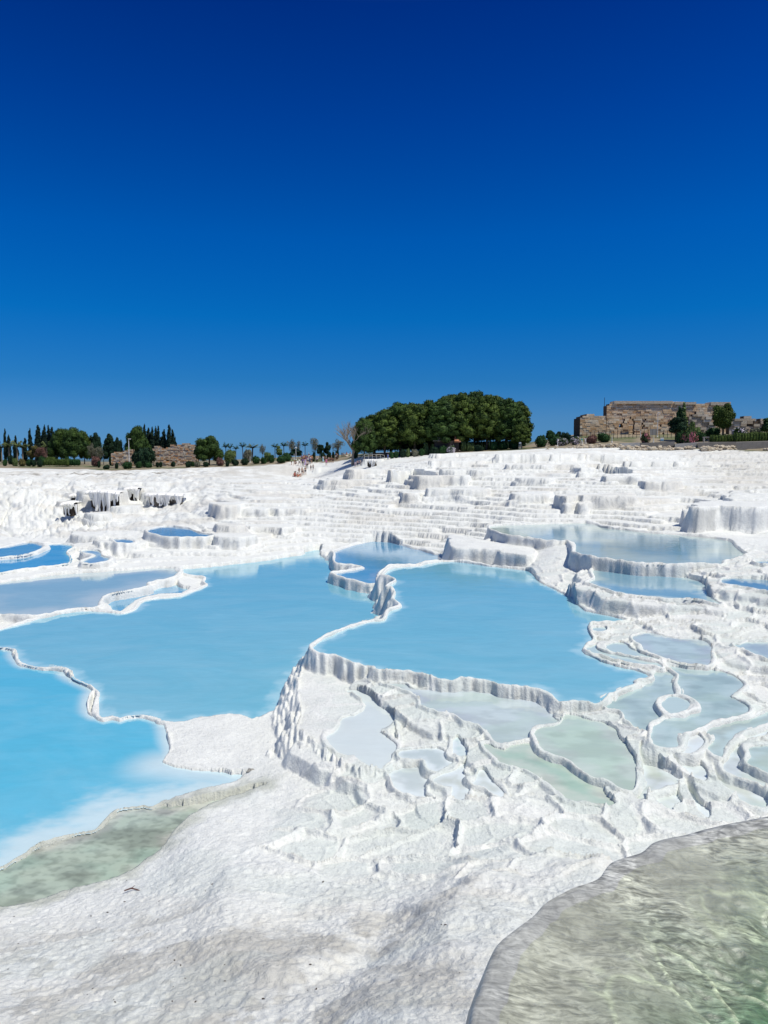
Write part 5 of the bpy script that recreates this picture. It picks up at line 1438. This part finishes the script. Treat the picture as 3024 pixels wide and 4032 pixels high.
def figure(pose):
    J = {'stand': dict(hip=.92, l=[(.10, 0, .92), (.12, .02, .50), (.13, .03, .09), (.14, -.12, .03)], r=[(-.10, 0, .92), (-.12, .0, .50), (-.12, .03, .09), (-.14, -.12, .03)], al=[(.19, 0, 1.42), (.26, .02, 1.14), (.27, -.10, .90), (.265, -.15, .82)], ar=[(-.19, 0, 1.42), (-.27, .03, 1.15), (-.24, -.06, .90), (-.235, -.10, .82)], lean=0, hipy=0),
         'walk': dict(hip=.90, l=[(.10, 0, .90), (.11, -.20, .50), (.11, -.22, .09), (.11, -.38, .04)], r=[(-.10, 0, .90), (-.11, .10, .48), (-.11, .36, .14), (-.11, .26, .03)], al=[(.19, 0, 1.40), (.25, .14, 1.14), (.23, .12, .90), (.22, .08, .82)], ar=[(-.19, 0, 1.40), (-.26, -.10, 1.14), (-.22, -.26, .95), (-.20, -.33, .90)], lean=-.03, hipy=0),
         'sit': dict(hip=.14, l=[(.10, 0, .14), (.16, -.40, .42), (.15, -.62, .08), (.15, -.76, .04)], r=[(-.10, 0, .14), (-.18, -.38, .38), (-.12, -.66, .08), (-.12, -.80, .04)], al=[(.19, 0, .64), (.27, -.12, .40), (.18, -.36, .42), (.15, -.42, .44)], ar=[(-.19, 0, .64), (-.28, .10, .38), (-.26, .20, .10), (-.26, .24, .04)], lean=-.02, hipy=0)}[pose]
    h = J['hip']; ln = J['lean']
    sp = [(0, 0, h), (0, ln * .5, h + .22), (0, ln, h + .42), (0, ln, h + .56), (0, ln - .015, h + .66), (0, ln - .02, h + .76)]
    rs = [(.125, .10), (.115, .085), (.14, .095), (.055, .055), (.082, .095), (.065, .08)]
    nodes = list(zip(sp, rs)); edges = [(0, 1), (1, 2), (2, 3), (3, 4), (4, 5)]
    def chain(root, pts, rr):
        k = root
        for p, r in zip(pts, rr):
            nodes.append((p, r)); edges.append((k, len(nodes) - 1)); k = len(nodes) - 1
    chain(0, J['l'], [.085, .058, .04, .035]); chain(0, J['r'], [.085, .058, .04, .035])
    chain(2, J['al'], [.055, .038, .028, .03]); chain(2, J['ar'], [.055, .038, .028, .03])
    body = skin_mesh('body', nodes, edges)
    # clothes
    n2 = [(sp[0], (.135, .11)), (sp[1], (.13, .10)), (sp[2], (.152, .108)), ((0, ln, h + .49), (.07, .07))]; e2 = [(0, 1), (1, 2), (2, 3)]
    for a in (J['al'], J['ar']):
        n2.append((a[0], .066)); e2.append((2, len(n2) - 1)); m_ = tuple((Vector(a[0]) * .35 + Vector(a[1]) * .65)); n2.append((m_, .056)); e2.append((len(n2) - 2, len(n2) - 1))
    shirt = skin_mesh('shirt', n2, e2)
    def legs(f, rr):
        n3 = [((0, 0, h + .06), (.138, .115))]; e3 = []
        for a in (J['l'], J['r']):
            n3.append((a[0], .098)); e3.append((0, len(n3) - 1))
            if f <= 1: n3.append((tuple(Vector(a[0]).lerp(Vector(a[1]), f)), .078)); e3.append((len(n3) - 2, len(n3) - 1))
            else:
                n3.append((a[1], .072)); e3.append((len(n3) - 2, len(n3) - 1)); n3.append((tuple(Vector(a[1]).lerp(Vector(a[2]), .92)), .058)); e3.append((len(n3) - 2, len(n3) - 1))
        return skin_mesh('trousers', n3, e3)
    hair = []
    for u in range(5):
        for v in range(10):
            for (a, b) in ((u, v), (u, v + 1), (u + 1, v + 1), (u + 1, v)):
                p_, t_ = math.pi * .56 * a / 5, 2 * math.pi * b / 10
                hair.append((.098 * math.sin(p_) * math.cos(t_), ln + .012 + .112 * math.sin(p_) * math.sin(t_), h + .735 + .10 * math.cos(p_) - (.05 if a == 5 and math.sin(t_) > 0 else 0)))
    hair = qmesh('hair', hair)
    skirt = []
    if pose != 'sit':
        for u in range(5):
            for v in range(12):
                for (a, b) in ((u, v), (u, v + 1), (u + 1, v + 1), (u + 1, v)):
                    r_ = .145 + .12 * a / 5 + .01 * math.sin(b * 3.1); t_ = 2 * math.pi * b / 12
                    skirt.append((r_ * math.cos(t_), r_ * .9 * math.sin(t_), h + .12 - a / 5 * (h - .12) * .92))
        skirt = qmesh('skirt', skirt)
    return dict(body=body, shirt=shirt, trousers=legs(2, 0), shorts=legs(.75, 0), hair=hair, skirt=skirt or None)
FIG = {p: figure(p) for p in ('stand', 'walk', 'sit')}
_cm = {}
def cmat(c):
    if c not in _cm: _cm[c] = simple_mat('cloth' if c not in SKINS else 'skin', c, .75, .12, 6)
    return _cm[c]
SKIN = (.42, .24, .15); SKIN2 = (.30, .16, .10); SKINS = (SKIN, SKIN2)
BLK = (.02, .02, .025); WH = (.75, .74, .72); HB = (.03, .02, .015); HN = (.12, .07, .03)
def person(t, px, foot, hpx, pose, shirt, legs, legc, label, hair=HB, skin=SKIN, face=0., grp=None, d=None):
    x, y = src(t, (px, foot))
    if d is None: X_, D_ = hit(x, y, 100)
    else: X_, D_ = at(t, px, d), d
    z = ground_z(X_, D_)
    H = hpx * TR[t][2] / F * D_
    full = .95 if pose == 'sit' else 1.73
    s = min(max(H / full * 1.1, .66), 1.2)
    e = empty('person', (X_, D_, z + .01), face, s)
    tag(e, label, 'person', grp)
    f = FIG[pose]
    def add(n, me, c):
        if me is None: return
        m_ = cmat(c)
        if not me.materials: me.materials.append(m_)
        o = bpy.data.objects.new(n, me); COL.objects.link(o); o.parent = e
        o.material_slots[0].link = 'OBJECT'; o.material_slots[0].material = m_
    add('body', f['body'], skin); add('hair', f['hair'], hair)
    if shirt: add('shirt', f['shirt'], shirt)
    if legs: add(legs, f[legs], legc)
    return e
G1 = 'visitors on the path'
PPL = [(330, 765, 105, 'sit', (.45, .10, .08), 'shorts', (.30, .06, .05), 'person in dark red seated at the left end of the lowest group', 1.2), (357, 755, 110, 'sit', WH, 'shorts', BLK, 'person in a white top seated second from the left in the lowest group', -.6),
 (400, 765, 90, 'sit', (.60, .20, .10), 'shorts', (.5, .12, .08), 'person in orange-red sitting low in the middle of the lowest group', 2.0), (432, 752, 100, 'sit', WH, 'shorts', (.5, .10, .06), 'dark-haired person in white with red shorts seated at the right of the lowest group', .8),
 (497, 730, 158, 'stand', None, 'shorts', (.10, .06, .05), 'bare-chested standing person left of a crouching child', .3), (522, 732, 90, 'stand', None, 'shorts', (.55, .40, .28), 'small child in pale shorts beside the bare-chested pair', 0),
 (566, 722, 168, 'stand', None, 'shorts', BLK, 'bare-chested person in black shorts standing arms crossed', -.3), (686, 634, 115, 'stand', (.18, .08, .06), 'shorts', BLK, 'tanned person in dark swimwear left of a similar one', .2), (736, 634, 112, 'stand', None, 'shorts', BLK, 'tanned person in black trunks at the edge of the white ledge', -.2),
 (432, 640, 70, 'sit', (.25, .15, .12), 'shorts', BLK, 'person half hidden sitting behind the lowest group', 0),
 (435, 520, 150, 'walk', (.70, .74, .68), 'shorts', (.10, .10, .07), 'person in a pale hooded top stepping down left of the crowd', .9), (265, 515, 125, 'stand', (.25, .50, .25), 'shorts', BLK, 'person in a green top standing apart at the left', 1.4),
 (325, 510, 110, 'walk', None, 'shorts', (.5, .3, .2), 'bare-backed person bending beside the green top', -1.3), (355, 485, 75, 'sit', (.12, .10, .10), 'shorts', BLK, 'person crouching right of the bending one', .5),
 (510, 545, 235, 'stand', (.10, .04, .25), 'trousers', BLK, 'person in a deep purple top and dark trousers at the front of the crowd', 0), (543, 430, 130, 'stand', (.45, .20, .12), 'shorts', BLK, 'red-haired person behind the purple top', .5),
 (566, 540, 190, 'walk', (.50, .40, .62), 'skirt', (.52, .42, .64), 'person in a long lilac dress walking down', 0), (606, 598, 260, 'walk', (.55, .50, .48), 'trousers', BLK, 'person in black trousers walking in front of the crowd', .2),
 (590, 400, 110, 'stand', (.30, .20, .16), 'trousers', BLK, 'person in brown deep in the crowd', 0), (640, 450, 165, 'stand', WH, 'trousers', (.10, .14, .35), 'person in a white shirt and blue trousers in the crowd', -.2), (618, 400, 110, 'stand', BLK, 'trousers', BLK, 'person all in black in the middle of the crowd', 0),
 (665, 420, 130, 'stand', (.28, .10, .06), 'trousers', BLK, 'person in rust brown right of the white shirt', .1), (684, 470, 150, 'walk', (.68, .60, .66), 'shorts', (.10, .08, .10), 'person in a pale pink top at the right of the crowd', .3), (705, 470, 180, 'stand', (.55, .28, .14), 'trousers', (.14, .10, .09), 'tall person in orange at the right edge of the crowd', 0),
 (648, 350, 80, 'stand', (.15, .10, .10), 'trousers', BLK, 'person with dark hair at the top of the crowd', 0),
 (803, 458, 100, 'stand', (.30, .30, .34), 'trousers', BLK, 'person in grey standing left in a pair', 0), (828, 458, 115, 'stand', (.65, .62, .60), 'trousers', BLK, 'person in a white vest standing right in a pair', 0),
 (928, 455, 95, 'stand', (.15, .35, .30), 'shorts', BLK, 'person in teal at the left of the second group', .4), (955, 458, 140, 'stand', (.60, .75, .82), 'skirt', (.35, .55, .62), 'person in pale blue and white in the second group', 0), (990, 400, 110, 'stand', (.6, .5, .48), 'trousers', BLK, 'person with a pale sunshade at the back of the second group', 0),
 (1023, 522, 145, 'stand', (.62, .18, .35), 'shorts', (.62, .12, .35), 'person in bright pink in front of the second group', 0), (1042, 400, 100, 'stand', (.10, .12, .14), 'trousers', BLK, 'person in dark clothes behind the pink one', 0), (1078, 455, 115, 'stand', (.65, .45, .42), 'shorts', (.10, .05, .05), 'person in a salmon top right of the pink one', 0),
 (1108, 455, 108, 'stand', (.22, .10, .07), 'shorts', BLK, 'tanned person first of three at the right of the second group', 0), (1138, 455, 105, 'stand', None, 'shorts', (.12, .05, .04), 'tanned person second of three at the right of the second group', .3), (1176, 455, 98, 'walk', None, 'shorts', BLK, 'tanned person last of three at the right of the second group', -.5),
 (1236, 398, 145, 'stand', (.05, .05, .06), 'shorts', (.5, .5, .5), 'person in black with pale shorts standing apart', 0), (1262, 398, 135, 'walk', (.10, .08, .09), 'shorts', BLK, 'person in dark clothes beside the black top and pale shorts', .5),
 (1364, 340, 100, 'stand', BLK, 'trousers', BLK, 'person all in black near the stone steps', 0), (1404, 340, 100, 'stand', (.5, .42, .40), 'trousers', (.2, .14, .12), 'person in beige near the stone steps', 0), (1448, 315, 40, 'sit', BLK, 'shorts', BLK, 'person in black sitting on the pale rocks', 0),
 (1465, 215, 95, 'sit', (.50, .10, .07), 'shorts', (.45, .12, .10), 'person in red seated on the rocks left of the grove', 0), (1545, 225, 60, 'sit', (.55, .50, .48), 'shorts', BLK, 'person in white seated between the rocks and the grove', 0), (1605, 240, 90, 'stand', (.45, .12, .30), 'shorts', BLK, 'person in magenta beside the grove', 0), (1640, 240, 80, 'stand', (.70, .66, .66), 'trousers', (.3, .2, .2), 'person in white standing beside the grove', 0)]
PPL += [(475, 470, 120, 'walk', (.12, .16, .13), 'shorts', BLK, 'person in dark green at the left edge of the crowd', .3), (490, 420, 120, 'stand', (.20, .10, .30), 'trousers', BLK, 'person in violet behind the purple top', 0), (530, 470, 170, 'stand', (.40, .22, .14), 'shorts', BLK, 'person in copper between the purple top and the lilac dress', .2),
 (585, 470, 150, 'stand', (.16, .07, .20), 'trousers', BLK, 'person in plum behind the lilac dress', 0), (625, 500, 160, 'walk', (.62, .60, .62), 'shorts', (.12, .12, .16), 'person in light grey right of the black trousers', -.2), (660, 500, 150, 'stand', (.08, .10, .22), 'trousers', (.05, .06, .12), 'person in navy in front of the rust brown one', 0),
 (718, 430, 130, 'stand', (.34, .16, .08), 'trousers', BLK, 'person in ochre at the far right back of the crowd', 0), (560, 400, 110, 'stand', BLK, 'trousers', BLK, 'person with black clothes at the back left of the crowd', 0), (975, 455, 130, 'stand', (.30, .12, .12), 'shorts', BLK, 'person in maroon between the pale blue and the pink', 0),
 (1060, 455, 105, 'stand', (.08, .08, .09), 'shorts', BLK, 'person in black left of the salmon top', 0), (1155, 455, 90, 'stand', (.24, .12, .08), 'shorts', BLK, 'small tanned person squeezed between the last two of three', 0)]
for p in PPL:
    px, ft, hp, pose, sh, lg, lc, lb, fc = p
    person('t', px, ft, hp, pose, sh, lg, lc, lb, face=fc, grp=G1, hair=(.35, .10, .05) if 'red-haired' in lb else HB, skin=SKIN2 if 'tanned' in lb else SKIN)
for px, ft, hp, sh, lg, lc, lb in [(265, 465, 58, (.10, .50, .48), 'trousers', (.62, .62, .60), 'person in a teal shirt and white trousers strolling below the ruin'), (291, 465, 57, (.72, .71, .69), 'trousers', (.60, .58, .55), 'person all in white strolling right of the teal shirt')]:
    person('s', px, ft, hp, 'walk', sh, lg, lc, lb, d=154, face=math.pi, grp='strolling pair below the ruin')
for px, hp, sh, lc, lb in [(368, 46, (.10, .22, .55), (.08, .14, .35), 'person in blue standing at the right end of the railing'), (120, 44, (.6, .35, .3), BLK, 'person in salmon at the left end of the railing'), (142, 42, (.5, .45, .4), (.25, .2, .2), 'person in beige behind the railing'), (100, 40, (.7, .6, .62), (.4, .3, .3), 'person in pale pink left of the railing')]:
    person('r', px, 600, hp, 'stand', sh, 'trousers', lc, lb, d=155, grp='visitors by the railing')

# ------------------------------------------------------------------ pale rocks and steps left of the grove
PALE_ROCK = simple_mat('pale_rock', (.55, .50, .42), .9, .25, 1.4, .5)
for i, (px, ft, w, lb) in enumerate([(1440, 240, 70, 'pale flat rock under the person in red'), (1500, 235, 90, 'wide pale rock right of the person in red'), (1560, 240, 60, 'pale rock nearest the grove'), (1470, 320, 110, 'long pale rock in front of the person in black'), (1560, 300, 80, 'pale rock low on the right of the steps'), (1610, 330, 70, 'pale angular rock by the grove railing')]):
    x, y = src('t', (px, ft)); X_, D_ = hit(x, y, 110); s = w * TR['t'][2] / F * D_ / 2
    me = qmesh('rock', ROCKQ[i] * np.array([s, s * .7, s * .35])); o = link('rock', me, PALE_ROCK); o.location = (X_, D_, ground_z(X_, D_) + s * .15); o.rotation_euler = (0, 0, i * .4)
    tag(o, lb, 'rock', 'pale rocks left of the grove')

# ------------------------------------------------------------------ hanging travertine curtains over slabs coloured dark for shade
TRV = simple_mat('hanging_travertine', (.80, .79, .76), .8, .08, 3, .3)
HOL_SHADE = simple_mat('dark_hollow_shade', (.055, .042, .032), .95, .5, 2, .5)  # shade under the overhangs put into the colour
GHOL_SHADE = simple_mat('grey_hollow_shade', (.16, .14, .12), .95, .5, 2, .5)
def curtain(t, pts, d, drop, nst, mat, label, seed):
    """pts: edge of the overhang; drop: py of the foot of the shade slab"""
    rg = random.Random(seed)
    xm_, ym_ = src(t, (np.mean([p[0] for p in pts]), drop))
    ra, rb, rc = ray(xm_, ym_); ds = np.arange(60, 160, .1)
    dif = ds * (-rc / rb) - base_h(ra / rb * ds, ds)
    d = float(ds[np.nonzero(dif > 0)[0][0]]) - 1.1
    S = TR[t][2] / F * d
    x0 = at(t, pts[0][0], d); zt0 = zt(t, pts[0][0], pts[0][1], d)
    e = empty('travertine_curtain', (x0, d, zt0)); tag(e, label, 'rock formation')
    xs = [p[0] for p in pts]; ys = [p[1] for p in pts]
    W = (xs[-1] - xs[0]) * S
    Hh = lambda px: zt(t, px, float(np.interp(px, xs, ys)), d) - zt0
    foot = zt(t, xs[0], drop, d) - zt0
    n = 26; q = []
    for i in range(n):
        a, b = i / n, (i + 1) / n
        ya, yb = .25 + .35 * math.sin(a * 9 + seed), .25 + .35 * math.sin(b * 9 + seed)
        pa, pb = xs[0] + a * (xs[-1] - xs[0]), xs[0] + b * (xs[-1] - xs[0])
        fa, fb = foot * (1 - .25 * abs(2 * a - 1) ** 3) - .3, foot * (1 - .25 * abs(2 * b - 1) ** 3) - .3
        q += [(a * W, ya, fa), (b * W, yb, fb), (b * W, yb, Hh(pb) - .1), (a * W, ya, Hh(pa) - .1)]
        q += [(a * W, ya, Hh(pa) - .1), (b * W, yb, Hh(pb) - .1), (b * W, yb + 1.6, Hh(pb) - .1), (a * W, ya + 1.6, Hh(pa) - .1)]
    link('shade_slab', qmesh('shade_slab', q), mat, e)  # dark slab before the ledge wall, stands for the shade below the lip
    # rounded overhanging lip
    q = []
    for i in range(n + 4):
        a, b = (i - 2) / n, (i - 1) / n
        prof = [(1.8, .06), (.3, .10), (-.35, .02), (-.55, -.16), (-.45, -.34), (-.1, -.42)]
        def PP(f, k):
            px = xs[0] + f * (xs[-1] - xs[0]); w_ = .15 * math.sin(f * 23 + seed) + .1 * math.sin(f * 51)
            return (f * W, prof[k][0] + w_, Hh(px) + prof[k][1])
        for k in range(5): q += [PP(a, k), PP(b, k), PP(b, k + 1), PP(a, k + 1)]
    link('lip', qmesh('lip', q), TRV, e)
    q = []
    for i in range(nst):
        f = (i + rg.uniform(.1, .9)) / nst; x = f * W
        L = abs(foot) * rg.choice([.3, .45, .6, .8, 1.05, 1.1]) ; r = rg.uniform(.10, .24)
        y = -.25 + .15 * math.sin(f * 23 + seed) + rg.uniform(-.1, .3); zt_ = Hh(xs[0] + f * (xs[-1] - xs[0])) - .15
        q += tube([(x, y, zt_), (x + rg.uniform(-.05, .05), y, zt_ - L * .4), (x + rg.uniform(-.1, .1), y + .05, zt_ - L * .8), (x + rg.uniform(-.1, .1), y + .05, zt_ - L)], [r * 1.5, r, r * .6, r * .2 if L < abs(foot) else r * .7], 7)
    link('stalactites', qmesh('stalactites', q), TRV, e)
curtain('a', [(575, 222), (640, 218), (700, 222), (770, 232)], 98.0, 338, 20, HOL_SHADE, 'largest cluster of stalactites over a recess coloured black for shade on the left slope', 1)
curtain('a', [(815, 204), (850, 198), (895, 202)], 104.0, 278, 9, HOL_SHADE, 'narrow stalactite cluster over recesses coloured dark for shade right of the largest one', 2)
curtain('a', [(962, 240), (1060, 238), (1185, 244)], 96.5, 306, 18, GHOL_SHADE, 'wide low curtain over recesses coloured grey for shade with vertical pillars', 3)
curtain('a', [(458, 246), (495, 242), (530, 246)], 97.0, 276, 7, HOL_SHADE, 'small dark-edged overhang above and left of the largest cluster', 4)
curtain('a', [(405, 300), (440, 294), (482, 300)], 93.0, 372, 6, HOL_SHADE, 'pointed cavity coloured dark for shade under a frilled lip at the left', 5)
curtain('b', [(975, 92), (1000, 90), (1030, 94)], 134.0, 130, 6, GHOL_SHADE, 'little row of dark fingers in the far white ledge below the grove', 6)

# ------------------------------------------------------------------ small things in the foreground
STN = simple_mat('grey_stone', (.30, .29, .26), .8, .3, 8, .4)
DKS = simple_mat('dark_pebble', (.05, .035, .03), .8, .3, 8)
def rock_at(t, px, py, h, w, mat, label, flat=.35, name='rock', seed=0, stretch=1.0, sink=.0):
    x, y = src(t, (px, py)); X_, D_ = hit(x, y, 3.3, 60)
    s = w * TR[t][2] / F * D_ / 2
    o = link(name, qmesh(name, ROCKQ[seed % 6] * np.array([s, s * stretch, s * flat])), mat); o.location = (X_, D_, ground_z(X_, D_) + s * flat * .3 - sink)
    tag(o, label, 'rock' if name == 'rock' else name)
    return o
o = rock_at('6', 740, 943, 0, 100, STN, 'flat grey stone lying in the shallow green pool', .16, seed=1)
o.location.z = EYE - 6.75 + .01
rock_at('7', 1092, 42, 0, 36, STN, 'small grey rock at the tip of the white spit', .6, seed=2)
rng = random.Random(4)
Q = []
for t, x0, x1, y0, y1, n in [('7', 450, 1450, 480, 1100, 34), ('7', 20, 450, 620, 1100, 10), ('8', 60, 700, 350, 1000, 12)]:
    for i in range(n):
        x, y = src(t, (rng.uniform(x0, x1), rng.uniform(y0, y1))); X_, D_ = hit(x, y, 3.3, 60)
        s = rng.uniform(.005, .008 + .010 * rng.random() ** 3); a = rng.uniform(0, 6.28)
        q = ROCKQ[i % 6] * s * np.array([1.6, .8, .5]); ca, sa = math.cos(a), math.sin(a)
        Q.append(np.stack([q[:, 0] * ca - q[:, 1] * sa + X_, q[:, 0] * sa + q[:, 1] * ca + D_, q[:, 2] + ground_z(X_, D_) + s * .3], -1))
o = link('pebbles', qmesh('pebbles', np.vstack(Q)), DKS); tag(o, 'dark bits of grit and leaf litter scattered on the pale crust', 'debris', kind='stuff')
x, y = src('7', (575, 565)); X_, D_ = hit(x, y, 3.3, 60)
o = link('twig', qmesh('twig', tube([(-.13, 0, .0), (-.02, .02, .03), (.08, .0, .02), (.16, -.03, .01)], [.012, .014, .011, .006], 6) + tube([(-.02, .02, .03), (.02, .09, .04)], [.008, .004], 5)), simple_mat('twig_bark', (.13, .07, .06), .8, .3, 9))
o.location = (X_, D_, ground_z(X_, D_) + .01); tag(o, 'small reddish-brown twig at the edge of the grey-green shallows', 'twig')
